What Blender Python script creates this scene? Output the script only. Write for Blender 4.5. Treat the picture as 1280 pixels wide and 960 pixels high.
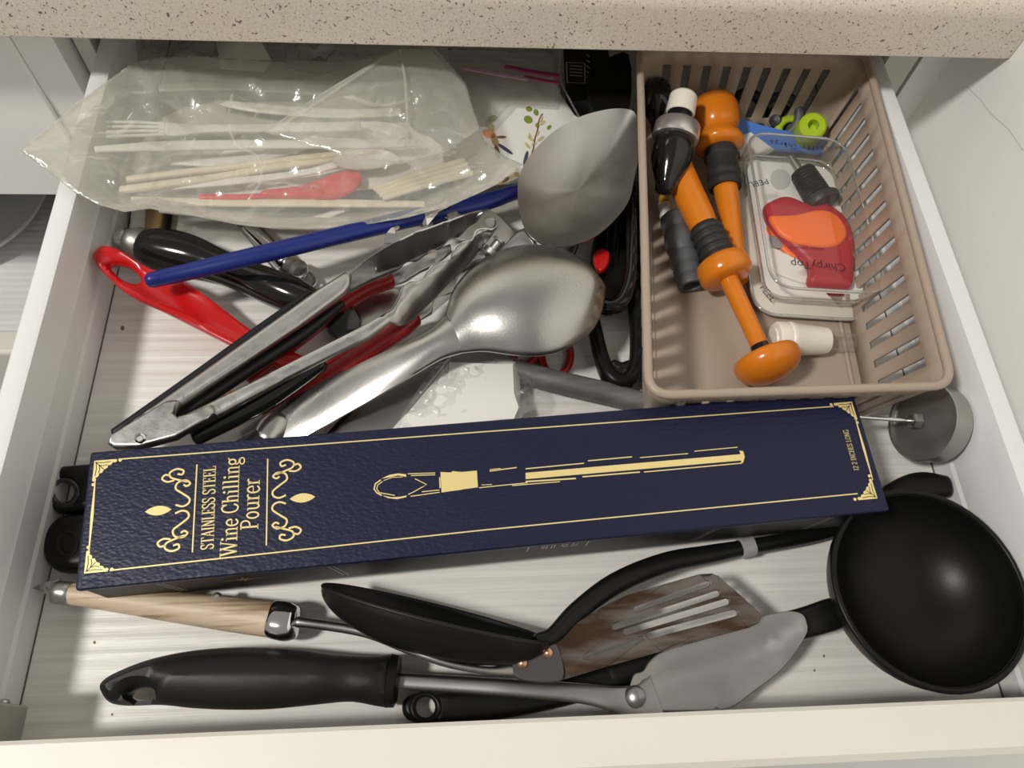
import bpy, math, random
import numpy as np
from mathutils import Vector, Matrix, noise, geometry

random.seed(7)
for o in list(bpy.data.objects):
    bpy.data.objects.remove(o)
scene = bpy.context.scene
C = scene.collection

# ------------------------------------------------------------------ camera
F, CX, CY, H = 960.0, 640.0, 480.0, 0.365      # focal length in px of the 1280x960 frame, height above drawer floor
_D = np.array([573 - CX, 965 - CY, F]); _D = _D / np.linalg.norm(_D)
_Y = np.array([548 - CX, -1426 - CY, F]); _Y = _Y - _D * _Y.dot(_D); _Y = _Y / np.linalg.norm(_Y)
_X = np.cross(_D, _Y)
if _X[0] < 0:
    _X = -_X
MW = np.stack([_X, _Y, -_D])                   # camera (x right, y down, z forward) -> world
cam_d = bpy.data.cameras.new('camera')
cam_d.sensor_fit = 'HORIZONTAL'
cam_d.sensor_width = 36.0
cam_d.lens = 36.0 * F / 1280.0
cam_d.clip_start = 0.01
cam = bpy.data.objects.new('camera', cam_d)
C.objects.link(cam)
r_, u_, b_ = MW[:, 0], -MW[:, 1], -MW[:, 2]
cam.matrix_world = Matrix(((r_[0], u_[0], b_[0], 0), (r_[1], u_[1], b_[1], 0), (r_[2], u_[2], b_[2], H), (0, 0, 0, 1)))
scene.camera = cam

# ------------------------------------------------------------------ world, light, exposure
scene.view_settings.view_transform = 'Standard'
scene.view_settings.look = 'None'
scene.view_settings.gamma = 1.0
scene.view_settings.use_curve_mapping = False
scene.view_settings.exposure = 0.0
w = bpy.data.worlds.new('room_light')
scene.world = w
w.use_nodes = True
bg = w.node_tree.nodes['Background']
bg.inputs[0].default_value = (1.0, 0.965, 0.915, 1)
bg.inputs[1].default_value = 0.28
ld = bpy.data.lights.new('ceiling_lamp', 'AREA')
ld.shape = 'DISK'
ld.size = 0.20
ld.energy = 22.0
ld.color = (1.0, 0.965, 0.915)
lo = bpy.data.objects.new('ceiling_lamp', ld)
C.objects.link(lo)
lo.location = Vector((-0.92, -0.20, 1.5))
lo.rotation_euler = (Vector((0.03, 0.18, 0)) - lo.location).to_track_quat('-Z', 'Y').to_euler()

# ------------------------------------------------------------------ measuring helpers
ZOFF = 0.0            # millimetres added to every height while one pile is built
def ray(px, py):
    return Vector(MW @ np.array([px - CX, py - CY, F]))
def P(px, py, zmm=0.0):
    """world point seen at pixel (px, py) that stands zmm millimetres above the drawer floor"""
    d = ray(px, py)
    return Vector((0, 0, H)) + d * (((zmm + ZOFF) * 0.001 - H) / d.z)
def sc(py, zmm=0.0):
    """metres per pixel at that image row and height"""
    return (H - zmm * 0.001) / ((0.8908 + 0.4501 * (py - CY) / F) * F)

# ------------------------------------------------------------------ object helpers
def tag(o, label=None, cat=None, group=None, kind=None):
    if label: o['label'] = label
    if cat: o['category'] = cat
    if group: o['group'] = group
    if kind: o['kind'] = kind
    return o
def wloc(o):
    v = Vector((0, 0, 0))
    while o is not None:
        v = v + o.location
        o = o.parent
    return v
def thing(name, label, cat, loc, group=None):
    o = bpy.data.objects.new(name, None)
    o.empty_display_size = 0.01
    C.objects.link(o)
    o.location = loc
    return tag(o, label, cat, group)
def mesh(name, verts, faces, mat, parent=None, smooth=True, angle=40):
    verts = [Vector(v) for v in verts]
    if parent is not None:
        off = wloc(parent)
    else:
        n = len(verts)
        off = Vector((sum(v.x for v in verts) / n, sum(v.y for v in verts) / n, min(v.z for v in verts)))
    me = bpy.data.meshes.new(name)
    me.from_pydata([v - off for v in verts], [], faces)
    me.validate()
    me.update()
    if smooth:
        me.polygons.foreach_set('use_smooth', [True] * len(me.polygons))
        if angle:
            me.set_sharp_from_angle(angle=math.radians(angle))
    me.materials.append(mat)
    o = bpy.data.objects.new(name, me)
    C.objects.link(o)
    if parent is not None:
        o.parent = parent
    else:
        o.location = off
    return o
def solid(o, t, offset=0.0):
    m = o.modifiers.new('thick', 'SOLIDIFY')
    m.thickness = t
    m.offset = offset
    return o
def bev(o, wd, seg=2):
    m = o.modifiers.new('bevel', 'BEVEL')
    m.width = wd
    m.segments = seg
    m.limit_method = 'ANGLE'
    return o
def cr(pts, n, closed=False):
    """Catmull-Rom resample of tuples"""
    pts = [np.array(p, float) for p in pts]
    out = []
    N = len(pts)
    segs = N if closed else N - 1
    for i in range(segs):
        if closed:
            p0, p1, p2, p3 = pts[i - 1], pts[i], pts[(i + 1) % N], pts[(i + 2) % N]
        else:
            p1, p2 = pts[i], pts[i + 1]
            p0 = pts[i - 1] if i > 0 else 2 * p1 - p2
            p3 = pts[i + 2] if i + 2 < N else 2 * p2 - p1
        for k in range(n):
            t = k / n
            out.append(0.5 * (2 * p1 + (p2 - p0) * t + (2 * p0 - 5 * p1 + 4 * p2 - p3) * t * t + (3 * p1 - p0 - 3 * p2 + p3) * t ** 3))
    if not closed:
        out.append(pts[-1])
    return out
def tube(name, path, mat, parent=None, n=14, power=2.0, cap=0.6, closed=False, angle=50, up=Vector((0, 0, 1))):
    """sweep an oval section along path = [(Vector, half_width, half_thickness)]"""
    N = len(path)
    rings = []
    for i, (p, a, b) in enumerate(path):
        if closed:
            T = path[(i + 1) % N][0] - path[i - 1][0]
        else:
            T = path[min(i + 1, N - 1)][0] - path[max(i - 1, 0)][0]
        T = T.normalized()
        s = T.cross(up)
        if s.length < 1e-3:
            s = T.cross(Vector((1, 0, 0)))
        s.normalize()
        nn = s.cross(T)
        rings.append((p, s, nn, a, b, T))
    if not closed and cap > 0:
        def ends(r, sg):
            p, s, nn, a, b, T = r
            e = []
            for q in (0.35, 0.7, 0.92, 1.0):
                k = math.sqrt(max(1 - q * q, 0.0))
                if k < 0.02: k = 0.05
                e.append((p + T * sg * min(a, b) * cap * q, s, nn, a * k, b * k, T))
            return e
        rings = list(reversed(ends(rings[0], -1))) + rings + ends(rings[-1], 1)
    vs, fs = [], []
    for p, s, nn, a, b, T in rings:
        for j in range(n):
            th = 2 * math.pi * j / n
            c, d = math.cos(th), math.sin(th)
            e = 2.0 / power
            vs.append(p + s * a * math.copysign(abs(c) ** e, c) + nn * b * math.copysign(abs(d) ** e, d))
    R = len(rings)
    for i in range(R if closed else R - 1):
        for j in range(n):
            a0, a1 = i * n + j, i * n + (j + 1) % n
            b0, b1 = ((i + 1) % R) * n + j, ((i + 1) % R) * n + (j + 1) % n
            fs.append((a0, a1, b1, b0))
    if not closed:
        fs.append(tuple(range(n - 1, -1, -1)))
        fs.append(tuple(range((R - 1) * n, R * n)))
    return mesh(name, vs, fs, mat, parent, True, angle)
def S(name, pts, mat, parent=None, seg=6, **k):
    """pixel sweep: pts = [(px, py, z_mm, width_px, thickness_mm)]"""
    closed = k.get('closed', False)
    q = cr(pts, seg, closed) if seg > 1 else [np.array(p, float) for p in pts]
    return tube(name, [(P(a[0], a[1], a[2]), max(a[3], .3) * sc(a[1], a[2]) / 2, max(a[4], .2) * 0.0005) for a in q], mat, parent, **k)
def W3(name, pts, mat, r, parent=None, seg=5, closed=False, n=10, cap=0.6):
    """round wire through world points"""
    q = cr([tuple(p) for p in pts], seg, closed) if seg > 1 else pts
    return tube(name, [(Vector(a), r, r) for a in q], mat, parent, n=n, closed=closed, cap=cap)
def lathe(name, A, B, prof, mat, parent=None, n=28, angle=35):
    """revolve prof = [(fraction along AB, radius_mm)]"""
    A, B = Vector(A), Vector(B)
    T = (B - A)
    L = T.length
    T = T / L
    s = T.cross(Vector((0, 0, 1)))
    if s.length < 1e-3: s = Vector((1, 0, 0))
    s.normalize()
    u = s.cross(T)
    vs, fs = [], []
    for f, r in prof:
        for j in range(n):
            th = 2 * math.pi * j / n
            vs.append(A + T * L * f + (s * math.cos(th) + u * math.sin(th)) * max(r, 0.02) * 0.001)
    for i in range(len(prof) - 1):
        for j in range(n):
            fs.append((i * n + j, i * n + (j + 1) % n, (i + 1) * n + (j + 1) % n, (i + 1) * n + j))
    fs.append(tuple(range(n - 1, -1, -1)))
    fs.append(tuple(range((len(prof) - 1) * n, len(prof) * n)))
    return mesh(name, vs, fs, mat, parent, True, angle)
def box(name, x0, x1, y0, y1, z0, z1, mat, parent=None, b=0.0):
    v = [(x, y, z) for z in (z0, z1) for y in (y0, y1) for x in (x0, x1)]
    f = [(0, 2, 3, 1), (4, 5, 7, 6), (0, 1, 5, 4), (2, 6, 7, 3), (0, 4, 6, 2), (1, 3, 7, 5)]
    o = mesh(name, v, f, mat, parent, False)
    if b: bev(o, b, 3)
    return o
def area2(l):
    return sum(l[i - 1][0] * l[i][1] - l[i][0] * l[i - 1][1] for i in range(len(l)))
def inside(p, loop):
    c = False
    x, y = p
    for i in range(len(loop)):
        x1, y1 = loop[i - 1]
        x2, y2 = loop[i]
        if (y1 > y) != (y2 > y) and x < (x2 - x1) * (y - y1) / (y2 - y1) + x1:
            c = not c
    return c
def seg_dist(pts, loops):
    """numpy distance of pts (n,2) to all loop segments"""
    d = np.full(len(pts), 1e9)
    for l in loops:
        a = np.array(l); b = np.roll(a, -1, 0)
        ab = b - a
        ll = (ab ** 2).sum(1) + 1e-18
        for i in range(len(a)):
            t = np.clip(((pts - a[i]) @ ab[i]) / ll[i], 0, 1)
            d = np.minimum(d, np.linalg.norm(pts - (a[i] + t[:, None] * ab[i]), axis=1))
    return d
def resample(l, step):
    out = []
    for i in range(len(l)):
        a, b = np.array(l[i]), np.array(l[(i + 1) % len(l)])
        n = max(1, int(round(np.linalg.norm(b - a) / step)))
        for k in range(n):
            out.append(a + (b - a) * k / n)
    return out
def fitz(pts3, deg):
    A = np.array([[p[0], p[1], p[2]] for p in pts3])
    c = A[:, :2].mean(0)
    q = (A[:, :2] - c) * 20
    cols = [np.ones(len(q)), q[:, 0], q[:, 1]]
    if deg >= 2:
        cols += [q[:, 0] ** 2, q[:, 0] * q[:, 1], q[:, 1] ** 2]
    if deg == 0:
        cols = cols[:1]
    k = np.linalg.lstsq(np.stack(cols, 1), A[:, 2], rcond=None)[0]
    def f(x, y):
        a, b = (x - c[0]) * 20, (y - c[1]) * 20
        v = [1, a, b, a * a, a * b, b * b][:len(k)]
        return float(sum(s * t for s, t in zip(k, v)))
    return f
def slab(name, outline, mat, parent=None, T=2.0, r=0.6, z=None, holes=(), curve=0, hcurve=0, deg=1, grid=None, step=None, zadd=None, topdome=0.0, angle=35, under=1.0):
    """rounded plate from a pixel outline [(px, py[, z_mm])]: T thickness mm, r edge rounding mm, holes = more outlines"""
    def w3(l):
        return [P(p[0], p[1], z if len(p) < 3 else p[2]) for p in l]
    O = w3(outline)
    zf = fitz(O, deg if any(len(p) > 2 for p in outline) else 0)
    def prep(l, cv):
        q = [(p.x, p.y) for p in l]
        if cv: q = [tuple(a) for a in cr(q, cv, True)]
        if step: q = [tuple(a) for a in resample(q, step * 0.001)]
        return q
    lo = prep(O, curve)
    if area2(lo) < 0: lo = lo[::-1]
    ho = [prep(w3(h), hcurve) for h in holes]
    ho = [h if area2(h) < 0 else h[::-1] for h in ho]
    loops = [lo] + ho
    return plate3(name, loops, zf, mat, parent, T, r, grid, zadd, topdome, angle, under)
def plate3(name, loops, zf, mat, parent, T, r, grid=None, zadd=None, topdome=0.0, angle=35, under=1.0):
    R = r * 0.001
    t2 = T * 0.0005
    pts, edges = [], []
    for l in loops:
        b = len(pts)
        pts += [tuple(p) for p in l]
        edges += [(b + i, b + (i + 1) % len(l)) for i in range(len(l))]
    nb = len(pts)
    extra = []
    if R > 0:
        for l in loops:
            n = len(l)
            for q in (0.12, 0.4, 1.0, 1.6):
                for i in range(n):
                    a, b, c = np.array(l[i - 1]), np.array(l[i]), np.array(l[(i + 1) % n])
                    t = c - a
                    t = t / (np.linalg.norm(t) + 1e-12)
                    nrm = np.array([-t[1], t[0]])
                    p = b + nrm * R * q
                    extra.append((p[0], p[1], R * q * 0.75))
    if grid:
        g = grid * 0.001
        xs = [p[0] for p in loops[0]]; ys = [p[1] for p in loops[0]]
        rr = random.Random(3)
        for i in range(int((max(xs) - min(xs)) / g) + 1):
            for j in range(int((max(ys) - min(ys)) / g) + 1):
                extra.append((min(xs) + (i + .5 + rr.uniform(-.2, .2)) * g, min(ys) + (j + .5 + rr.uniform(-.2, .2)) * g, max(R * 1.1, g * .35)))
    if extra:
        E = np.array(extra)
        d = seg_dist(E[:, :2], loops)
        keep = d >= E[:, 2]
        for k in np.nonzero(keep)[0]:
            p = (E[k, 0], E[k, 1])
            if inside(p, loops[0]) and not any(inside(p, h) for h in loops[1:]):
                pts.append(p)
    res = geometry.delaunay_2d_cdt([Vector(p) for p in pts], edges, [], 0, 1e-7)
    v2, tri = res[0], res[2]
    V = np.array([(v.x, v.y) for v in v2])
    good = []
    for t in tri:
        c = (sum(V[i][0] for i in t) / 3, sum(V[i][1] for i in t) / 3)
        if inside(c, loops[0]) and not any(inside(c, h) for h in loops[1:]):
            if area2([V[i] for i in t]) < 0: t = t[::-1]
            good.append(tuple(t))
    d = seg_dist(V, loops)
    if R > 0:
        k = np.sqrt(np.clip(1 - (1 - np.clip(d / R, 0, 1)) ** 2, 0, 1))
    else:
        k = np.ones(len(V))
    dm = d / max(d.max(), 1e-9)
    top, bot = [], []
    for i in range(len(V)):
        x, y = V[i]
        zz = zf(x, y) + (zadd(x, y, dm[i]) if zadd else 0.0)
        th = t2 * (0.12 + 0.88 * k[i]) if R > 0 else t2
        dome = topdome * 0.001 * math.sin(dm[i] * math.pi / 2)
        top.append((x, y, zz + th + dome))
        bot.append((x, y, zz - th * under))
    n = len(V)
    faces = list(good) + [tuple(n + i for i in t[::-1]) for t in good]
    cnt = {}
    for t in good:
        for a, b in ((t[0], t[1]), (t[1], t[2]), (t[2], t[0])):
            cnt[(a, b)] = 1
    for (a, b) in cnt:
        if (b, a) not in cnt:
            faces.append((a, n + a, n + b, b))
    return mesh(name, top + bot, faces, mat, parent, True, angle)
def bowlpx(name, outline, mat, parent, depth, z=None, sign=-1, pw=2.0, T=1.2, curve=6, rings=12, deg=1, center=None):
    """spoon bowl: outline at the rim, dished (sign -1) or bulging (sign 1) by depth mm"""
    O = [P(p[0], p[1], z if len(p) < 3 else p[2]) for p in outline]
    q = [Vector(a) for a in cr([tuple(p) for p in O], curve, True)]
    c = sum(q, Vector()) / len(q)
    if center: c = P(*center)
    n = len(q)
    vs, fs = [], []
    for side in (1, -1):
        for i in range(rings + 1):
            rr = 1 - i / rings
            for j in range(n):
                p = c + (q[j] - c) * max(rr, 0.001)
                h = sign * depth * 0.001 * (1 - rr ** pw)
                vs.append(Vector((p.x, p.y, p.z + h + side * T * 0.0005)))
    R1 = (rings + 1) * n
    for s_, b in ((0, 0), (1, R1)):
        for i in range(rings):
            for j in range(n):
                f = (b + i * n + j, b + i * n + (j + 1) % n, b + (i + 1) * n + (j + 1) % n, b + (i + 1) * n + j)
                fs.append(f if s_ == 0 else f[::-1])
    for j in range(n):
        fs.append((j, R1 + j, R1 + (j + 1) % n, (j + 1) % n))
    if area2([(p.x, p.y) for p in q]) < 0:
        fs = [f[::-1] for f in fs]
    return mesh(name, vs, fs, mat, parent, True, 60)
def bowl_local(name, a, b, depth, M, mat, parent=None, T=2.0, pw=2.2, n=48, rings=14):
    """half-ellipsoid shell opening along +Z of the matrix M (metres)"""
    vs, fs = [], []
    def prof(ra, rb, dp, z0):
        for i in range(rings + 1):
            th = (math.pi / 2) * i / rings
            k, h = math.cos(th), math.sin(th)
            for j in range(n):
                f = 2 * math.pi * j / n
                vs.append(M @ Vector((ra * max(k, .001) * math.cos(f), rb * max(k, .001) * math.sin(f), z0 - dp * h)))
    t = T * 0.001
    prof(a, b, depth, 0)
    prof(a - t, b - t, depth - t, 0)
    R1 = (rings + 1) * n
    for s_, o in ((1, 0), (0, R1)):
        for i in range(rings):
            for j in range(n):
                f = (o + i * n + j, o + i * n + (j + 1) % n, o + (i + 1) * n + (j + 1) % n, o + (i + 1) * n + j)
                fs.append(f if s_ == 0 else f[::-1])
    for j in range(n):
        fs.append((j, (j + 1) % n, R1 + (j + 1) % n, R1 + j))
    return mesh(name, vs, fs, mat, parent, True, 50)
def ribbon(name, lines, nrm, mat, parent):
    """flat print: lines = [(world points, width m)] as strips lying on a surface of normal nrm; polygons as (points, None)"""
    vs, fs = [], []
    for pts, wd in lines:
        pts = [Vector(p) for p in pts]
        b = len(vs)
        if wd is None:
            vs += pts
            for t in geometry.tessellate_polygon([pts]):
                fs.append(tuple(b + i for i in t))
            continue
        for i, p in enumerate(pts):
            T = (pts[min(i + 1, len(pts) - 1)] - pts[max(i - 1, 0)])
            s = T.cross(nrm).normalized() * wd / 2
            vs += [p - s, p + s]
        for i in range(len(pts) - 1):
            fs.append((b + 2 * i, b + 2 * i + 1, b + 2 * i + 3, b + 2 * i + 2))
    me_fs = []
    for f in fs:
        n = (vs[f[1]] - vs[f[0]]).cross(vs[f[2]] - vs[f[0]])
        me_fs.append(f if n.dot(nrm) > 0 else f[::-1])
    return mesh(name, vs, me_fs, mat, parent, False)
def letters(name, body, origin, u, v, size, mat, parent, width=None):
    """flat lettering in the built-in face, u along the line, v up the letters"""
    cu = bpy.data.curves.new('t', 'FONT')
    cu.body = body
    cu.size = 1.0
    cu.resolution_u = 3
    ob = bpy.data.objects.new('t', cu)
    C.objects.link(ob)
    bpy.context.view_layer.update()
    me = bpy.data.meshes.new_from_object(ob.evaluated_get(bpy.context.evaluated_depsgraph_get()))
    bpy.data.objects.remove(ob)
    u, v = Vector(u).normalized(), Vector(v).normalized()
    xs = [p.co.x for p in me.vertices]
    sx = size if width is None else width / (max(xs) - min(xs))
    vs = [Vector(origin) + u * ((p.co.x - min(xs)) * sx) + v * (p.co.y * size) for p in me.vertices]
    fs = [tuple(p.vertices) for p in me.polygons]
    nrm = u.cross(v)
    return mesh(name, vs, fs, mat, parent, False)

# ------------------------------------------------------------------ materials
def mat(name, col, rough=0.5, metal=0.0, bump=None, var=None, spec=None, coat=0.0, rvar=None, trans=0.0, emit=None):
    m = bpy.data.materials.new(name)
    m.use_nodes = True
    nt = m.node_tree
    b = nt.nodes['Principled BSDF']
    b.inputs['Base Color'].default_value = (*col, 1)
    b.inputs['Roughness'].default_value = rough
    b.inputs['Metallic'].default_value = metal
    if spec is not None: b.inputs['Specular IOR Level'].default_value = spec
    if coat: b.inputs['Coat Weight'].default_value = coat; b.inputs['Coat Roughness'].default_value = 0.1
    if trans: b.inputs['Transmission Weight'].default_value = trans
    tc = nt.nodes.new('ShaderNodeTexCoord')
    def nz(scale, detail=4, stretch=None):
        src = tc.outputs['Object']
        if stretch:
            mp = nt.nodes.new('ShaderNodeMapping')
            mp.inputs['Scale'].default_value = stretch
            nt.links.new(src, mp.inputs[0]); src = mp.outputs[0]
        n = nt.nodes.new('ShaderNodeTexNoise')
        n.inputs['Scale'].default_value = scale
        n.inputs['Detail'].default_value = detail
        nt.links.new(src, n.inputs['Vector'])
        return n
    if bump:
        n = nz(bump[0], 3, bump[2] if len(bump) > 2 else None)
        bp = nt.nodes.new('ShaderNodeBump')
        bp.inputs['Strength'].default_value = bump[1]
        bp.inputs['Distance'].default_value = 0.001
        nt.links.new(n.outputs['Fac'], bp.inputs['Height'])
        nt.links.new(bp.outputs[0], b.inputs['Normal'])
    if var:        # (scale, second colour, lo, hi[, stretch])
        n = nz(var[0], 5, var[4] if len(var) > 4 else None)
        rp = nt.nodes.new('ShaderNodeValToRGB')
        rp.color_ramp.elements[0].position = var[2]
        rp.color_ramp.elements[1].position = var[3]
        rp.color_ramp.elements[0].color = (*col, 1)
        rp.color_ramp.elements[1].color = (*var[1], 1)
        nt.links.new(n.outputs['Fac'], rp.inputs[0])
        nt.links.new(rp.outputs[0], b.inputs['Base Color'])
    if rvar:       # (scale, rough lo, rough hi)
        n = nz(rvar[0], 5)
        mr = nt.nodes.new('ShaderNodeMapRange')
        mr.inputs['From Min'].default_value = 0.3
        mr.inputs['From Max'].default_value = 0.7
        mr.inputs['To Min'].default_value = rvar[1]
        mr.inputs['To Max'].default_value = rvar[2]
        nt.links.new(n.outputs['Fac'], mr.inputs[0])
        nt.links.new(mr.outputs[0], b.inputs['Roughness'])
    return m
def film(name, tint, base_fac, edge_fac, rough, bump, white=0.5, wcol=(.9, .88, .82)):
    """thin clear plastic: mostly see-through, milky and glossy in part"""
    m = bpy.data.materials.new(name)
    m.use_nodes = True
    nt = m.node_tree
    nt.nodes.clear()
    out = nt.nodes.new('ShaderNodeOutputMaterial')
    tr = nt.nodes.new('ShaderNodeBsdfTransparent'); tr.inputs[0].default_value = (*tint, 1)
    gl = nt.nodes.new('ShaderNodeBsdfGlossy'); gl.inputs['Roughness'].default_value = rough
    df = nt.nodes.new('ShaderNodeBsdfDiffuse'); df.inputs[0].default_value = (*wcol, 1)
    m1 = nt.nodes.new('ShaderNodeMixShader'); m1.inputs[0].default_value = white
    m2 = nt.nodes.new('ShaderNodeMixShader')
    lw = nt.nodes.new('ShaderNodeLayerWeight'); lw.inputs[0].default_value = 0.5
    pw = nt.nodes.new('ShaderNodeMath'); pw.operation = 'POWER'; pw.inputs[1].default_value = 2.6
    mr = nt.nodes.new('ShaderNodeMapRange')
    mr.inputs['To Min'].default_value = base_fac
    mr.inputs['To Max'].default_value = edge_fac
    if bump:
        tc = nt.nodes.new('ShaderNodeTexCoord')
        n = nt.nodes.new('ShaderNodeTexNoise'); n.inputs['Scale'].default_value = bump[0]; n.inputs['Detail'].default_value = 4
        n.inputs['Distortion'].default_value = 1.2
        nt.links.new(tc.outputs['Object'], n.inputs['Vector'])
        bp = nt.nodes.new('ShaderNodeBump'); bp.inputs['Strength'].default_value = bump[1]; bp.inputs['Distance'].default_value = 0.003
        nt.links.new(n.outputs['Fac'], bp.inputs['Height'])
        for x in (gl, lw):
            nt.links.new(bp.outputs[0], x.inputs['Normal'])
    nt.links.new(lw.outputs['Facing'], pw.inputs[0]); nt.links.new(pw.outputs[0], mr.inputs[0])
    nt.links.new(mr.outputs[0], m2.inputs[0])
    nt.links.new(gl.outputs[0], m1.inputs[1]); nt.links.new(df.outputs[0], m1.inputs[2])
    nt.links.new(tr.outputs[0], m2.inputs[1]); nt.links.new(m1.outputs[0], m2.inputs[2])
    nt.links.new(m2.outputs[0], out.inputs[0])
    return m
def counter_mat():
    m = mat('speckled_stone', (.50, .42, .33), 0.32)
    nt = m.node_tree
    b = nt.nodes['Principled BSDF']
    tc = nt.nodes.new('ShaderNodeTexCoord')
    prev = None
    base = nt.nodes.new('ShaderNodeTexNoise'); base.inputs['Scale'].default_value = 800; base.inputs['Detail'].default_value = 3
    nt.links.new(tc.outputs['Object'], base.inputs['Vector'])
    rp = nt.nodes.new('ShaderNodeValToRGB')
    rp.color_ramp.elements[0].position = .3; rp.color_ramp.elements[0].color = (.60, .54, .45, 1)
    rp.color_ramp.elements[1].position = .7; rp.color_ramp.elements[1].color = (.74, .67, .57, 1)
    nt.links.new(base.outputs['Fac'], rp.inputs[0])
    prev = rp.outputs[0]
    for s, th, c in ((470, .70, (.17, .12, .09)), (760, .71, (.80, .74, .62)), (900, .69, (.25, .19, .14))):
        n = nt.nodes.new('ShaderNodeTexNoise'); n.inputs['Scale'].default_value = s; n.inputs['Detail'].default_value = 1
        mp = nt.nodes.new('ShaderNodeMapping'); mp.inputs['Location'].default_value = (s * .37, s * .11, 0)
        nt.links.new(tc.outputs['Object'], mp.inputs[0]); nt.links.new(mp.outputs[0], n.inputs['Vector'])
        r2 = nt.nodes.new('ShaderNodeMapRange'); r2.inputs['From Min'].default_value = th - .02; r2.inputs['From Max'].default_value = th + .03
        nt.links.new(n.outputs['Fac'], r2.inputs[0])
        mx = nt.nodes.new('ShaderNodeMix'); mx.data_type = 'RGBA'
        nt.links.new(r2.outputs[0], mx.inputs[0]); nt.links.new(prev, mx.inputs[6]); mx.inputs[7].default_value = (*c, 1)
        prev = mx.outputs[2]
    nt.links.new(prev, b.inputs['Base Color'])
    return m
def liner_mat(name, col, col2, scale_y):
    """ribbed plastic liner: uneven streaks that run along X"""
    m = mat(name, col, 0.38)
    nt = m.node_tree
    b = nt.nodes['Principled BSDF']
    tc = nt.nodes.new('ShaderNodeTexCoord')
    mp = nt.nodes.new('ShaderNodeMapping'); mp.inputs['Scale'].default_value = (3.5, scale_y, 1)
    n = nt.nodes.new('ShaderNodeTexNoise'); n.inputs['Scale'].default_value = 1.0; n.inputs['Detail'].default_value = 5; n.inputs['Roughness'].default_value = .65
    nt.links.new(tc.outputs['Object'], mp.inputs[0]); nt.links.new(mp.outputs[0], n.inputs['Vector'])
    wv = nt.nodes.new('ShaderNodeTexWave'); wv.wave_type = 'BANDS'; wv.bands_direction = 'Y'
    wv.inputs['Scale'].default_value = 48; wv.inputs['Distortion'].default_value = .6; wv.inputs['Detail'].default_value = 1; wv.inputs['Detail Scale'].default_value = 3
    nt.links.new(tc.outputs['Object'], wv.inputs['Vector'])
    ad = nt.nodes.new('ShaderNodeMath'); ad.operation = 'MULTIPLY_ADD'; ad.inputs[1].default_value = .35
    nt.links.new(wv.outputs['Fac'], ad.inputs[0]); nt.links.new(n.outputs['Fac'], ad.inputs[2])
    bp = nt.nodes.new('ShaderNodeBump'); bp.inputs['Strength'].default_value = .75; bp.inputs['Distance'].default_value = .0009
    nt.links.new(ad.outputs[0], bp.inputs['Height']); nt.links.new(bp.outputs[0], b.inputs['Normal'])
    rp = nt.nodes.new('ShaderNodeValToRGB')
    rp.color_ramp.elements[0].position = .35; rp.color_ramp.elements[0].color = (*col2, 1)
    rp.color_ramp.elements[1].position = .6; rp.color_ramp.elements[1].color = (*col, 1)
    nt.links.new(n.outputs['Fac'], rp.inputs[0]); nt.links.new(rp.outputs[0], b.inputs['Base Color'])
    return m
def leather_mat():
    m = mat('navy_leatherette', (.0060, .0078, .034), 0.42, spec=.34)
    nt = m.node_tree
    b = nt.nodes['Principled BSDF']
    tc = nt.nodes.new('ShaderNodeTexCoord')
    vo = nt.nodes.new('ShaderNodeTexVoronoi'); vo.inputs['Scale'].default_value = 900; vo.feature = 'SMOOTH_F1'
    n = nt.nodes.new('ShaderNodeTexNoise'); n.inputs['Scale'].default_value = 420; n.inputs['Detail'].default_value = 4
    mp = nt.nodes.new('ShaderNodeMapping'); mp.inputs['Scale'].default_value = (.6, 1, 1); mp.inputs['Rotation'].default_value = (0, 0, .5)
    nt.links.new(tc.outputs['Object'], mp.inputs[0])
    nt.links.new(mp.outputs[0], vo.inputs['Vector']); nt.links.new(mp.outputs[0], n.inputs['Vector'])
    ad = nt.nodes.new('ShaderNodeMath'); ad.operation = 'ADD'
    nt.links.new(vo.outputs['Distance'], ad.inputs[0]); nt.links.new(n.outputs['Fac'], ad.inputs[1])
    bp = nt.nodes.new('ShaderNodeBump'); bp.inputs['Strength'].default_value = .32; bp.inputs['Distance'].default_value = .0005
    nt.links.new(ad.outputs[0], bp.inputs['Height']); nt.links.new(bp.outputs[0], b.inputs['Normal'])
    return m

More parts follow.
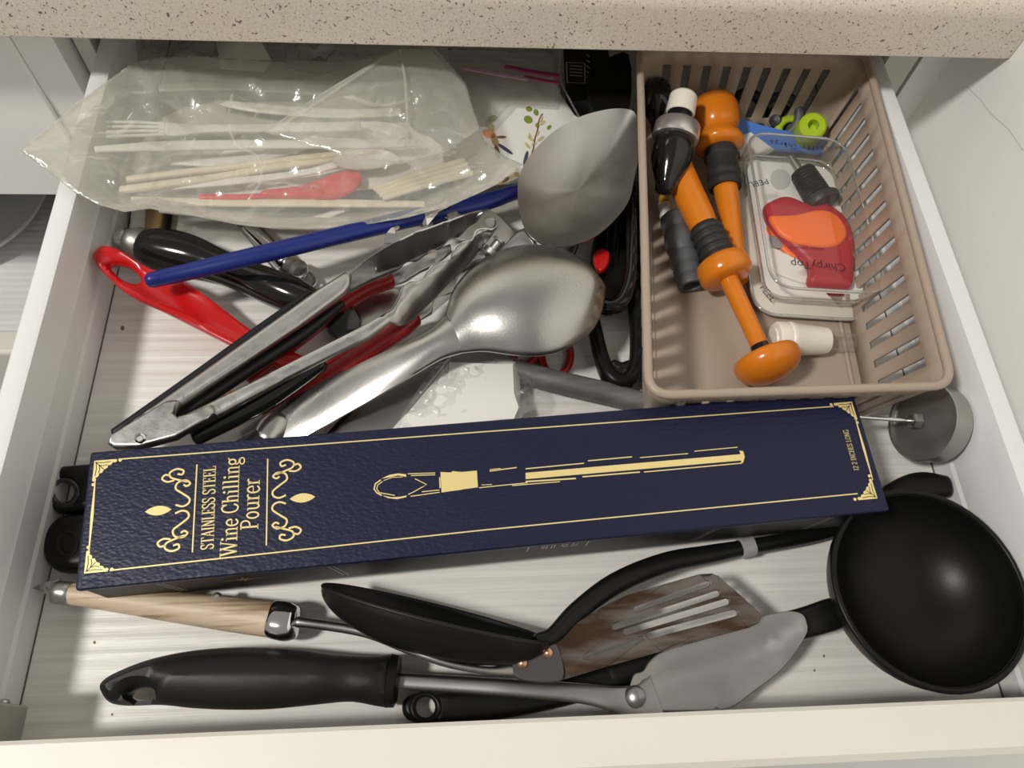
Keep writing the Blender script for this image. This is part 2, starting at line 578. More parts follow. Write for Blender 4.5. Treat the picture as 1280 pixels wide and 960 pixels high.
M = {
    'stone': counter_mat(),
    'liner': liner_mat('ribbed_liner', (.78, .76, .72), (.68, .65, .61), 260),
    'tray': liner_mat('ribbed_tray', (.80, .80, .78), (.72, .72, .70), 90),
    'white': mat('white_plastic', (.76, .76, .75), .38, bump=(60, .03)),
    'front': mat('cream_white_front', (.74, .71, .65), .42, var=(9, (.68, .64, .56), .55, .8)),
    'cab': mat('white_cabinet', (.90, .89, .86), .45, var=(4, (.86, .85, .82), .5, .8)),
    'cab2': mat('greyish_frame', (.66, .64, .58), .5),
    'dark': mat('gap_shade_and_seam', (.10, .09, .08), .8),  # shade behind the cabinet gaps put into the colour; also the floor seams
    'steel': mat('brushed_steel', (.47, .455, .43), .30, 1.0, bump=(900, .04), rvar=(35, .25, .38)),
    'steel2': mat('satin_steel', (.31, .305, .295), .34, 1.0, bump=(700, .05, (1, 8, 1)), rvar=(25, .28, .42)),
    'worn': mat('scratched_steel', (.50, .485, .46), .32, 1.0, bump=(900, .06), rvar=(160, .27, .38)),
    'steel3': mat('soft_steel', (.52, .505, .48), .38, 1.0, bump=(500, .06, (8, 1, 1)), rvar=(40, .32, .44)),
    'tipdark': mat('shaded_steel', (.20, .195, .185), .30, 1.0, rvar=(60, .24, .4)),  # steel darkened in its colour for the dark reflection inside the tong tip
    'bright': mat('bright_ring', (.78, .77, .75), .26, .85),
    'tang': mat('dark_tang', (.10, .09, .085), .4, .8),
    'chrome': mat('chrome', (.72, .71, .70), .10, 1.0),
    'dsteel': mat('dull_grey_metal', (.40, .385, .36), .42, .9, bump=(300, .12), rvar=(60, .3, .55)),
    'rodgrey': mat('worn_grey_rod', (.13, .125, .12), .5, .3, var=(40, (.22, .21, .20), .45, .7, (1, 5, 1)), bump=(200, .1)),
    'burnt': mat('browned_steel', (.17, .15, .135), .34, .9, var=(26, (.065, .04, .027), .40, .58, (1, 5, 1)), rvar=(50, .3, .5)),
    'black': mat('matte_black_nylon', (.006, .006, .006), .36, bump=(400, .04), spec=.2),
    'soft': mat('soft_black_grip', (.009, .009, .009), .44, bump=(120, .05), spec=.3),
    'gloss': mat('glossy_black', (.008, .008, .008), .12),
    'rubber': mat('dark_rubber', (.022, .023, .024), .48),
    'grey': mat('grey_rubber', (.085, .092, .10), .5),
    'lgrey': mat('light_grey_plastic', (.30, .30, .30), .4),
    'red': mat('red_plastic', (.52, .008, .010), .20),
    'redm': mat('red_handle_rubber', (.30, .008, .010), .34),
    'blue': mat('blue_plastic', (.005, .016, .16), .36),
    'orange': mat('orange_lacquer', (.66, .19, .010), .20, var=(22, (.52, .12, .006), .5, .75)),
    'lime': mat('lime_silicone', (.42, .58, .02), .35),
    'basket': mat('beige_basket', (.385, .305, .24), .42, bump=(90, .03)),
    'wood': mat('pale_wood', (.58, .46, .33), .5, var=(14, (.30, .205, .12), .47, .60, (1.0, 20, 6)), bump=(60, .1, (1, 10, 4))),
    'tan': mat('tan_wood', (.44, .31, .14), .55),
    'brass': mat('amber_tube', (.42, .24, .03), .3),
    'copper': mat('copper_rivet', (.55, .33, .20), .3, 1.0),
    'navy': leather_mat(),
    'side': mat('charcoal_card', (.014, .014, .016), .5, spec=.25),
    'gold': mat('gold_foil', (.86, .70, .30), .38, .35),
    'silver': mat('silver_print', (.62, .60, .56), .4, .3),
    'bronze': mat('bronze_print', (.55, .38, .22), .4, .3),
    'paper': mat('white_paper', (.78, .76, .72), .7, bump=(70, .12)),
    'cutlery': mat('white_cutlery', (.80, .79, .75), .3),
    'cream': mat('cream_wrapper', (.76, .70, .55), .45),
    'redspoon': mat('red_spoon_plastic', (.70, .022, .022), .3),
    'capwhite': mat('ivory_plastic', (.80, .76, .66), .35),
    'birdred': mat('crimson_silicone', (.43, .012, .028), .45),
    'birdorange': mat('bright_orange_silicone', (.95, .17, .02), .42),
    'peach': mat('peach_plastic', (.75, .38, .22), .45),
    'sky': mat('blue_card', (.06, .20, .62), .3),
    'ink': mat('black_ink', (.01, .01, .012), .5),
    'purple': mat('purple_zip', (.22, .02, .09), .35),
    'mauve': mat('mauve_zip', (.40, .25, .33), .4),
    'leafgreen': mat('leaf_green', (.20, .28, .05), .6),
    'leafpale': mat('pale_leaf', (.55, .50, .26), .6),
    'twig': mat('brown_twig', (.20, .11, .06), .6),
    'slate': mat('slate_feather', (.06, .07, .10), .6),
    'bowlblue': mat('grey_blue_glaze', (.30, .36, .38), .25),
    'bowlcream': mat('cream_glaze', (.62, .59, .52), .3),
    'stain': mat('yellow_stain', (.75, .45, .02), .5),
    'bag': film('clear_bag_film', (.985, .98, .965), .15, .95, .15, (60, .36), .60, (.94, .92, .86)),
    'bag2': film('zip_bag_film', (.97, .97, .96), .11, .9, .15, (40, .3), .6, (.75, .73, .68)),
    'wrap': film('cling_wrap', (.97, .97, .97), .09, .9, .10, (140, .6), .22),
    'clear': film('clear_hard_plastic', (.975, .975, .97), .035, .95, .05, None, .16),
}

def gutter(name, st, m, parent, sign=1, pw=2.0, T=1.0, seg=5, nc=14, angle=60, scallop=0):
    """channel lofted between two edges: stations (ax, ay, bx, by, z_mm, depth_mm[, z2_mm])"""
    flat = None
    st = [s if len(s) == 7 else s + (s[4],) for s in st]
    q = cr(st, seg) if seg > 1 else [np.array(s, float) for s in st]
    if scallop:          # the waves of the first edge die out across the channel
        q = [np.array(s) for s in q]
        k = scallop * seg
        flat = [np.mean([q[min(max(i + d, 0), len(q) - 1)][:4] for d in range(-k, k + 1)], axis=0) for i in range(len(q))]
        flat[0], flat[-1] = q[0][:4], q[-1][:4]
    vs, fs = [], []
    for side in (1, -1):
        for si, s in enumerate(q):
            A, B = P(s[0], s[1], s[4]), P(s[2], s[3], s[6])
            if scallop:
                A0, B0 = P(flat[si][0], flat[si][1], s[4]), P(flat[si][2], flat[si][3], s[6])
            for j in range(nc + 1):
                t = -1 + 2 * j / nc
                p = A.lerp(B, (t + 1) / 2)
                if scallop:
                    h = (t + 1) / 2
                    p = A0.lerp(B0, h) + (A - A0) * max(0, 1 - h * 2.5) + (B - B0) * max(0, 1 - (1 - h) * 2.5)
                vs.append(Vector((p.x, p.y, p.z + sign * max(s[5], 0) * .001 * (1 - abs(t) ** pw) + side * T * .0005)))
    R, n = len(q), nc + 1
    O = R * n
    for i in range(R - 1):
        for j in range(nc):
            a = i * n + j
            fs.append((a, a + 1, a + n + 1, a + n))
            fs.append((O + a, O + a + n, O + a + n + 1, O + a + 1))
    bd = [i * n for i in range(R)] + [(R - 1) * n + j for j in range(1, n)] + [i * n + nc for i in range(R - 2, -1, -1)] + [j for j in range(nc - 1, 0, -1)]
    for k in range(len(bd)):
        a, b = bd[k], bd[(k + 1) % len(bd)]
        fs.append((a, b, O + b, O + a))
    o = mesh(name, vs, fs, m, parent, True, angle)
    import bmesh
    bm = bmesh.new(); bm.from_mesh(o.data); bmesh.ops.recalc_face_normals(bm, faces=bm.faces[:]); bm.to_mesh(o.data); bm.free()
    return o

# ================================================================== THE SETTING
def extrude_x(name, prof, x0, x1, m, parent=None, angle=30):
    n = len(prof)
    vs = [(x0, y, z) for y, z in prof] + [(x1, y, z) for y, z in prof]
    fs = [(i, n + i, n + (i + 1) % n, (i + 1) % n) for i in range(n)] + [tuple(range(n)), tuple(range(2 * n - 1, n - 1, -1))]
    return mesh(name, vs, fs, m, parent, True, angle)
def extrude_y(name, prof, y0, y1, m, parent=None, angle=25):
    n = len(prof)
    vs = [(x, y0, z) for x, z in prof] + [(x, y1, z) for x, z in prof]
    fs = [(i, (i + 1) % n, n + (i + 1) % n, n + i) for i in range(n)] + [tuple(range(n - 1, -1, -1)), tuple(range(n, 2 * n))]
    return mesh(name, vs, fs, m, parent, True, angle)
ZC, YC, XW, YF = 0.083, 0.339, 0.308, 0.380    # counter underside, counter front, side panel, cabinet face
st = lambda o: tag(o, kind='structure')
wr = st(box('wall_right', XW, XW + .03, -.45, .95, -.72, 1.1, M['cab']))
ribbon('wall_seam', [([(XW - .0002, y, z) for y, z in ((.3535, .0525), (.337, .0575), (.322, .0605), (.305, .0665), (.288, .069), (.262, .078))], .0006)], Vector((-1, 0, 0)), M['cab2'], wr)
st(box('floor', -1.6, 1.2, -1.6, .95, -.78, -.74, M['cab2']))
st(box('wall_back', -1.6, XW + .03, .90, .95, -.74, 1.1, M['cab']))
prof = [(YC + .002, ZC), (.90, ZC), (.90, ZC + .038)]
for k in range(7):
    a = math.pi / 2 * k / 6
    prof.append((YC + .012 - .012 * math.sin(a), ZC + .026 + .012 * math.cos(a)))
prof.append((YC, ZC + .002))
ct = extrude_x('countertop', prof, -1.4, XW - .0006, M['stone'])
tag(ct, 'beige speckled stone countertop running above the open drawer', 'countertop')
# cabinet face strips beside the drawer, with the dark gaps between them
st(box('trim_1', .268, .2868, YF, YF + .018, -.70, ZC, M['cab2']))
st(box('trim_2', .2895, XW, YF, YF + .018, -.70, ZC, M['cab']))
st(box('trim_3', -.2125, -.2035, YF - .002, YF + .018, -.70, ZC, M['cab2']))
st(box('trim_4', -.2368, -.2152, YF - .0155, YF + .018, -.70, ZC, M['cab']))
st(box('trim_5', -1.4, XW, .86, .88, -.70, ZC, M['dark']))  # inner cabinet panels, added to block stray light, shade put into their colour
st(box('trim_6', -.2165, -.2035, YF + .018, .86, -.70, ZC, M['dark']))
st(box('trim_7', .2868, .30, YF + .0185, .86, -.70, ZC, M['dark']))
st(box('trim_8', -.2035, .2868, YF + .06, .86, -.10, -.085, M['dark']))
# closed drawer front on the neighbouring cabinet, open lower drawer under it
cf = box('cabinet_drawer_front', -.66, -.2372, .362, .380, -.062, ZC - .004, M['cab'], None, .0015)
tag(cf, 'plain white closed drawer front beside the open drawer under the counter', 'drawer front')
ldw = thing('pull_out_drawer', 'white open lower drawer with ribbed tray liner below the closed drawer front', 'drawer', (-.5, .5, -.215))
box('tray_liner', -.64, -.27, .335, .74, -.215, -.209, M['tray'], ldw)
box('front_panel', -.66, -.25, .310, .332, -.30, -.188, M['front'], ldw, .003)
box('side_wall', -.66, -.642, .332, .74, -.215, -.15, M['white'], ldw, .002)
box('side_wall', -.268, -.25, .332, .74, -.215, -.15, M['white'], ldw, .002)
def dish(name, c, r, h, m, label):
    A = Vector(c); B = A + Vector((0, 0, h))
    tag(lathe(name, A, B, [(0, r * 420), (.02, r * 450), (.25, r * 720), (.6, r * 920), (1, r * 1000), (1.04, r * 985), (1, r * 960), (.6, r * 880), (.28, r * 680), (.12, r * 300), (.1, 0)], m, None, 48, 60), label, 'bowl')
dish('serving_plate', (-.44, .475, -.2085), .085, .022, M['cutlery'], 'white shallow dish lying on the ribbed tray of the lower drawer')
dish('mixing_bowl', (-.435, .50, -.185), .078, .05, M['bowlblue'], 'grey blue bowl stacked on the white dish in the lower drawer')
dish('soup_bowl', (-.385, .515, -.135), .068, .07, M['bowlcream'], 'cream bowl nested in the grey blue bowl in the lower drawer')

# ================================================================== THE DRAWER
dr = thing('kitchen_drawer', 'white plastic kitchen drawer pulled open and full of utensils', 'drawer', (.03, .2, -.012))
Y0, Y1 = .017, .50
box('drawer_bottom', -.1862, .2506, Y0, Y1, -.012, 0, M['liner'], dr)
lp = [(-.1855, -.001), (-.1858, .013), (-.1868, .015), (-.1868, .030), (-.1878, .032), (-.1882, .0455), (-.1892, .0492), (-.191, .050), (-.198, .050), (-.199, .049), (-.199, -.012), (-.1862, -.012)]
extrude_y('side_wall', lp, Y0 - .001, Y1, M['white'], dr)
rp_ = [(.2500, -.001), (.2502, .013), (.2512, .015), (.2512, .029), (.2518, .031), (.2525, .043), (.2545, .0492), (.2565, .050), (.263, .050), (.264, .049), (.264, -.012), (.2506, -.012)]
extrude_y('side_wall', rp_[::-1], Y0 - .001, Y1, M['white'], dr)
box('back_panel', -.199, .264, Y1, Y1 + .016, -.012, .05, M['white'], dr, .001)
fp = [(-.003, -.10), (.017, -.10), (.017, .0485), (.0155, .050), (-.0005, .050), (-.003, .0475)]
extrude_x('front_panel', fp, -.225, .29, M['front'], dr)
for x in (-.1853, .2497):
    box('floor_seam', x - .0004, x + .0004, Y0, Y1, -.0002, .0003, M['dark'], dr)
br = box('bracket', -.1868, -.1735, .0172, .0315, .016, .043, M['dsteel'], dr, .001)
lathe('screw', (-.1765, .0316, .030), (-.1765, .0330, .030), [(0, 2.4), (.6, 2.4), (1, 1.2)], M['steel'], br, 16)
# stains on the liner
def blot(l, z, m, name):
    return slab(name, l, m, dr, T=.15, r=0, z=z, curve=3)
blot([(255, 505), (270, 495), (278, 490), (280, 497), (268, 507), (258, 512)], .15, M['stain'], 'yellow_stain')
blot([(271, 498), (290, 488), (296, 490), (285, 498), (276, 503)], .15, M['stain'], 'yellow_stain')
for cx_, cy_, rr in ((118, 803, 1.5), (153, 410, 2.5), (140, 893, 1.2), (1030, 820, 1.3), (1018, 838, 1.2)):
    blot([(cx_ + rr * math.cos(a), cy_ + 1.3 * rr * math.sin(a)) for a in (0, 1.2, 2.4, 3.6, 5)], .15, M['twig'], 'crumb')

# ================================================================== THE NAVY BOX
NL, NR, FL = P(93, 738, 44), P(1113, 638, 44), P(110, 565, 47)
bu = (NR - NL).normalized()
bv = (FL - NL); bv = (bv - bu * bv.dot(bu)); BWd = bv.length; bv.normalize()
bn = bu.cross(bv).normalized()
BL = (NR - NL).length
bxo = thing('gift_box', 'long navy blue leatherette gift box with gold lettering lying on the utensils', 'box', NL - bn * .032 + bu * BL / 2)
def bp3(u, v, h):
    return NL + bu * u + bv * v + bn * h
def obox(name, u0, u1, v0, v1, h0, h1, m, parent, b):
    v = [bp3(u, vv, h) for h in (h0, h1) for vv in (v0, v1) for u in (u0, u1)]
    o = mesh(name, v, [(0, 2, 3, 1), (4, 5, 7, 6), (0, 1, 5, 4), (2, 6, 7, 3), (0, 4, 6, 2), (1, 3, 7, 5)], m, parent, False)
    return bev(o, b, 3)
lid = obox('lid', 0, BL, 0, BWd, -.0042, 0, M['navy'], bxo, .0012)
bod = obox('body', .0012, BL - .0012, .0008, BWd - .0008, -.032, -.0043, M['side'], bxo, .0008)
def Bp(px, py, h=.00012):
    d = ray(px, py)
    o = Vector((0, 0, H))
    t = (NL + bn * h - o).dot(bn) / d.dot(bn)
    return o + d * t
def c3(cx_, cy_):                       # crop pixel of the left end -> frame pixel
    return (30 + cx_ / 3.46, 530 + cy_ / 3.46)
LN = .00055
bl = lambda pts: [Bp(*p) for p in pts]
# frame lines: a hair line on the long sides, a line that swells in the middle on the short sides
rules = [(bl([(148, 574), (600, 540), (1042, 508)]), LN), (bl([(137, 713), (600, 663), (1072, 617)]), LN)]
for a, b in (((119, 600), (111, 690)), ((1069, 522), (1091, 600))):
    A_, B_ = Bp(*a), Bp(*b)
    s_ = (B_ - A_).cross(bn).normalized()
    mid = (A_ + B_) / 2
    rules.append(([A_ - s_ * .0002, A_ + s_ * .0002, mid + s_ * .0006, B_ + s_ * .0002, B_ - s_ * .0002, mid - s_ * .0006], None))
ribbon('gold_border', rules, bn, M['gold'], lid)
def corner(px, py, du, dv):
    """leafy corner flourish whose right angle sits at (px, py)"""
    o = Bp(px, py)
    f = lambda a, b: o + bu * (a * du) * .001 + bv * (b * dv) * .001
    shp = [(0, 0), (9.2, 0), (9.6, 1.0), (8.6, 1.6), (8.0, 1.1), (7.2, 2.4), (5.8, 2.6), (5.9, 3.6), (4.4, 4.4), (3.6, 5.9), (2.6, 5.8), (2.4, 7.2), (1.1, 8.0), (1.6, 8.6), (1.0, 9.6), (0, 9.2)]
    L = [([f(a * .98, b * .98) for a, b in shp], None)]
    for q in ((10.6, .6, .75), (.6, 10.6, .75)):
        L.append(([f(q[0] + q[2] * math.cos(t), q[1] + q[2] * math.sin(t)) for t in np.linspace(0, 2 * math.pi, 10)[:-1]], None))
    fl = ribbon('gold_corner', L, bn, M['gold'], lid)
    up = bn * .00008
    vein = [([f(*p) + up for p in q], .0003) for q in (((.5, .5), (2.2, 2.2), (4.2, 4.2)), ((1, .8), (3.5, 1.2), (7, .9)), ((.8, 1), (1.2, 3.5), (.9, 7)), ((2.2, 2.2), (4, 2.6), (5.6, 2.2)), ((2.2, 2.2), (2.6, 4), (2.2, 5.6)))]
    ribbon('corner_vein', vein, bn, M['navy'], fl)
corner(118, 576, 1, -1); corner(105, 717, 1, 1); corner(1065, 502, -1, -1); corner(1097, 623, -1, 1)
# scrolls on either side of the title
def scroll(line_a, line_b, out):
    A_, B_ = Bp(*line_a), Bp(*line_b)
    L = [([A_, B_], LN)]
    mid = (A_ + B_) / 2
    ax = (B_ - A_) / 2
    o = bu * out
    f = lambda x, y: mid + o * (x * .0195 + .0012) + ax * y * .98
    halves = ([(.34, .10), (.20, .05), (.08, .10), (.06, .22), (.22, .36), (.36, .48), (.32, .62), (.16, .66), (.06, .58), (.13, .52), (.20, .56)],
              [(.12, .62), (.30, .68), (.48, .76), (.50, .88), (.36, .95), (.22, .90), (.24, .81), (.34, .83)],
              [(.40, .68), (.55, .66), (.66, .74), (.60, .83), (.50, .80)])
    for hf in halves:
        for sg in (1, -1):
            q = cr([(x, y * sg) for x, y in hf], 5)
            L.append(([f(x, y) for x, y in q], .0008))
    lf = [(.42 + .55 * t, .11 * math.sin(math.pi * t) ** .8) for t in np.linspace(0, 1, 9)]
    L.append(([f(x, y) for x, y in lf] + [f(x, -y) for x, y in lf[-2:0:-1]], None))
    return ribbon('gold_scroll', L, bn, M['gold'], lid)
scroll(c3(748, 175), c3(728, 555), -1)
scroll(c3(1054, 150), c3(1048, 525), 1)
# slab-serif lettering drawn as strokes
K, k_ = .125, .06
def _v(x, a=0, b=1): return ([(x, a), (x, b)], K)
def _s(x, y, hw=.15): return ([(x - hw, y), (x + hw, y)], k_)
def _ell(cx_, cy_, rx, ry, w=.11, a0=0, a1=360): return ([(cx_ + rx * math.cos(math.radians(t)), cy_ + ry * math.sin(math.radians(t))) for t in np.linspace(a0, a1, 25)], w)
def _c(pts, w=.11): return ([tuple(p) for p in cr(pts, 5)], w)
arch = _c([(.14, .45), (.22, .62), (.36, .67), (.46, .58), (.47, .4), (.47, 0)], .10)
GL = {
    ' ': (.34, []), '.': (.25, [([(.07, .05), (.19, .05)], .12)]),
    'I': (.42, [_v(.2), _s(.2, .03), _s(.2, .97)]),
    'T': (.72, [_v(.35), _s(.35, .03), ([(.02, .97), (.68, .97)], k_), ([(.04, 1), (.04, .78)], k_), ([(.66, 1), (.66, .78)], k_)]),
    'A': (.74, [([(.1, 0), (.37, 1)], .07), ([(.37, 1), (.63, 0)], K), ([(.2, .33), (.54, .33)], k_), _s(.1, .03, .11), _s(.63, .03, .12)]),
    'N': (.76, [([(.14, 0), (.14, 1)], .08), ([(.62, 0), (.62, 1)], .08), ([(.13, 1), (.62, 0)], K), _s(.14, .03, .12), _s(.1, .97, .1), _s(.62, .97, .12)]),
    'L': (.62, [_v(.17), _s(.17, .97), ([(.02, .03), (.57, .03)], k_), ([(.55, 0), (.55, .26)], k_)]),
    'E': (.66, [_v(.17), ([(.02, .03), (.6, .03)], k_), ([(.02, .97), (.57, .97)], k_), ([(.17, .5), (.45, .5)], k_), ([(.58, 0), (.58, .25)], k_), ([(.55, 1), (.55, .76)], k_), ([(.43, .39), (.43, .61)], k_)]),
    'S': (.64, [_c([(.51, .74), (.45, .92), (.3, .98), (.13, .92), (.08, .76), (.16, .61), (.32, .52), (.48, .41), (.54, .25), (.47, .08), (.3, .02), (.13, .08), (.06, .27)]), ([(.52, .7), (.52, .98)], k_), ([(.06, .02), (.06, .3)], k_)]),
    'W': (1.0, [([(.08, 1), (.28, 0)], K), ([(.28, 0), (.49, .95)], .07), ([(.47, .95), (.69, 0)], K), ([(.69, 0), (.91, 1)], .07), _s(.08, .97), _s(.48, .97, .1), _s(.91, .97, .11)]),
    'i': (.36, [_v(.17, 0, .66), _s(.17, .03), _s(.12, .64, .1), _ell(.16, .88, .04, .04, .09)]),
    'n': (.64, [_v(.15, 0, .66), arch, _s(.15, .03, .13), _s(.47, .03, .13), _s(.1, .64, .09)]),
    'e': (.58, [([(.09, .36), (.5, .36)], k_), _c([(.51, .37), (.46, .58), (.29, .67), (.12, .55), (.07, .34), (.13, .1), (.31, .01), (.51, .13)])]),
    'C': (.74, [_c([(.62, .72), (.52, .92), (.36, .98), (.16, .85), (.08, .5), (.16, .15), (.37, .02), (.54, .08), (.65, .27)]), ([(.63, .68), (.63, 1)], k_)]),
    'h': (.64, [_v(.15), arch, _s(.15, .03, .13), _s(.47, .03, .13), _s(.1, .97, .09)]),
    'l': (.36, [_v(.17), _s(.17, .03), _s(.12, .97, .1)]),
    'g': (.6, [_ell(.27, .45, .18, .2), _ell(.29, -.14, .24, .14, .09), _c([(.15, .3), (.08, .18), (.2, .07), (.42, .02), (.5, -.06)], .09), _c([(.42, .57), (.5, .68), (.58, .68)], .08)]),
    'P': (.66, [_v(.17), _c([(.17, .97), (.42, .96), (.57, .84), (.57, .64), (.42, .5), (.17, .48)], .1), _s(.17, .03), _s(.13, .97, .12)]),
    'o': (.58, [_ell(.28, .34, .2, .32)]),
    'u': (.66, [_c([(.15, .66), (.15, .2), (.24, .03), (.38, .04), (.49, .2)], .11), _v(.5, 0, .66), _s(.1, .64, .09), _s(.45, .64, .08), _s(.55, .03, .09)]),
    'r': (.48, [_v(.16, 0, .66), _c([(.16, .4), (.25, .6), (.36, .67), (.45, .62)], .1), _s(.17, .03), _s(.1, .64, .09)]),
    'H': (.8, [_v(.17), _v(.63), ([(.17, .5), (.63, .5)], k_), _s(.17, .03), _s(.17, .97), _s(.63, .03), _s(.63, .97)]),
    'O': (.78, [_ell(.38, .5, .3, .47)]),
    'G': (.8, [_c([(.62, .72), (.52, .92), (.36, .98), (.16, .85), (.08, .5), (.16, .15), (.37, .02), (.55, .1), (.64, .25)]), _v(.64, .05, .42), _s(.62, .42, .12), ([(.63, .68), (.63, 1)], k_)]),
    '1': (.5, [_v(.25), _s(.25, .03), ([(.08, .82), (.25, .97)], .08)]),
    '2': (.58, [_c([(.08, .74), (.13, .92), (.28, .98), (.46, .88), (.48, .7), (.33, .42), (.07, .05)]), ([(.05, .04), (.52, .04)], .08), ([(.51, 0), (.51, .22)], k_)]),
}
def serif(name, body, a, b, height, m, bold=1.0):
    A_, B_ = Bp(*a), Bp(*b)
    adv = sum(GL[ch][0] for ch in body)
    u = (B_ - A_) / adv
    v = bn.cross(u.normalized()) * height
    L = []
    x = 0
    for ch in body:
        for pts, wd in GL[ch][1]:
            L.append(([A_ + u * (x + p) + v * q for p, q in pts], wd * height * .85 * bold))
        x += GL[ch][0]
    return ribbon(name, L, bn, m, lid)
serif('gold_lettering', 'STAINLESS STEEL', (267, 686), (270, 582), .0052, M['gold'], 1.0)
serif('gold_lettering', 'Wine Chilling', (296, 694), (300, 571), .0069, M['gold'], 1.0)
serif('gold_lettering', 'Pourer', (323, 661), (325, 597), .0074, M['gold'], .95)
serif('gold_lettering', '12 2 INCHES LONG', (1074, 588), (1060, 537), .0025, M['gold'], .9)
# drawing of the pourer
def c4(cx_, cy_): return (440 + cx_ / 3.556, 500 + cy_ / 3.556)
q4 = lambda *p: [Bp(*c4(a, b)) for a, b in p]
L = [(q4((393, 320), (440, 322), (448, 316), (485, 320), (555, 314), (560, 388), (500, 396), (480, 400), (448, 404), (398, 411), (396, 370)), None),
     (q4((387, 345), (393, 342), (395, 390), (389, 392)), None),
     ([Bp(*p) for p in ((657, 591), (928, 567.5), (928, 575.5), (657, 599))], None),
     ([Bp(*p) for p in ((924, 563), (929, 564), (931, 571), (929, 578), (926, 580), (927, 571))], None),
     (q4((130, 350), (165, 333), (205, 326), (240, 330), (242, 342), (205, 335), (170, 343)), None),
     (q4((135, 424), (175, 432), (215, 430), (245, 424), (240, 432), (200, 441), (160, 436)), None),
     (q4((128, 355), (104, 372), (98, 395), (110, 412), (132, 424)), .0006), (q4((136, 362), (114, 378), (110, 395), (122, 412), (190, 424)), .0004),
     (q4((140, 358), (180, 344), (225, 342)), .0003), (q4((248, 328), (370, 324)), .0004), (q4((262, 336), (370, 332)), .0004),
     (q4((280, 350), (332, 376), (310, 388), (275, 408), (250, 420)), .0004), (q4((260, 428), (390, 410)), .0004), (q4((310, 408), (388, 400)), .0004),
     (q4((612, 316), (732, 300)), .0005), (q4((612, 309), (660, 304)), .0003), (q4((565, 390), (660, 380), (780, 368)), .0004), (q4((575, 378), (622, 375)), .0003)]
for a, b, wd in (((657, 586), (730, 579), .0005), ((735, 576), (790, 571), .0005), ((800, 572), (860, 567), .0004), ((868, 564), (922, 559), .0004), ((657, 602), (720, 598), .0007), ((728, 596), (800, 590), .0006), ((805, 590), (926, 579), .0005), ((640, 607), (700, 602), .0004)):
    L.append(([Bp(*a), Bp(*b)], wd))
ribbon('gold_pourer_drawing', L, bn, M['gold'], lid)
# print on the long charcoal side that faces the viewer
def sp(u, h): return bp3(u, .0008 - .00012, -.0043 - h)
sn = -bv
L = []
for u in (.029, .031, .0985, .1005, .268, .270, .322, .324):
    L.append(([sp(u, .001), sp(u - .0 + .004 if u < .2 else u - .005, .0235)], .00035))
for u in (.184, .2105):
    L.append(([sp(u, .0005), sp(u, .012)], .0004))
for l_ in L:
    ribbon('side_line', [l_], sn, M['silver'], bod)
L = []
for k in range(8):
    a = k * math.pi / 4
    r1 = .0055 if k % 2 == 0 else .0038
    if k in (0, 4): r1 = .010
    o = sp(.062, .011)
    d = bu * math.cos(a) * r1 + bn * math.sin(a) * r1
    e = d.cross(sn).normalized() * .0006
    L.append(([o - e, o + d, o + e], None))
ribbon('side_star', L, sn, M['bronze'], bod)
L = []
rr = random.Random(5)
for c in range(4):
    for ln in range(3 if c != 1 else 2):
        for s in range(5):
            if rr.random() < .8:
                h0 = .0028 + s * .0013
                u0 = .190 + c * .0046 + ln * .0011
                L.append(([sp(u0, h0), sp(u0 + rr.uniform(-.0003, .0003), h0 + rr.uniform(.0006, .0012))], .0005))
ribbon('side_small_print', L, sn, M['silver'], bod)

# ================================================================== FRONT OF THE DRAWER
# big black ladle on the right, its handle running under the turners
BC = Vector((.2062, .0638, .0375))
ld2 = thing('ladle', 'big black nylon ladle with deep round bowl against the right drawer wall', 'ladle', (BC.x, BC.y, 0))
Mb = Matrix.Translation(BC) @ Matrix.Rotation(math.radians(0), 4, 'X')
bw = bowl_local('bowl', +.0430, .0437, .034, Mb, M['black'], ld2, T=2.2)
tube('rim', [(Mb @ Vector((+.0424 * math.cos(t), .0430 * math.sin(t), 0)), .0013, .0013) for t in np.linspace(0, 2 * math.pi, 61)[:-1]], M['black'], bw, n=8, closed=True)
S('shaft', [(1046, 765, 22, 38, 5), (1036, 769, 22, 40, 6), (1000, 780, 20, 38, 7), (920, 800, 14, 36, 7), (820, 826, 9, 36, 7), (760, 842, 6.5, 38, 7)], M['black'], ld2, power=3)
slab('handle', [(790, 826, 6), (700, 845, 6), (620, 858, 6), (545, 866, 6), (515, 868, 6), (503, 880, 6), (507, 897, 6), (530, 905, 6), (600, 903, 6), (700, 884, 6), (790, 856, 6)], M['black'], ld2, T=8, r=2.5, curve=4, deg=0, z=6,
     holes=[[(532 + 12 * math.cos(t), 884 + 13 * math.sin(t)) for t in np.linspace(0, 2 * math.pi, 17)[:-1]]])
tube('hole_ring', [(P(532 + 17 * math.cos(t), 884 + 17 * math.sin(t), 10), .0011, .0008) for t in np.linspace(0, 2 * math.pi, 33)[:-1]], M['black'], ld2, n=8, closed=True)

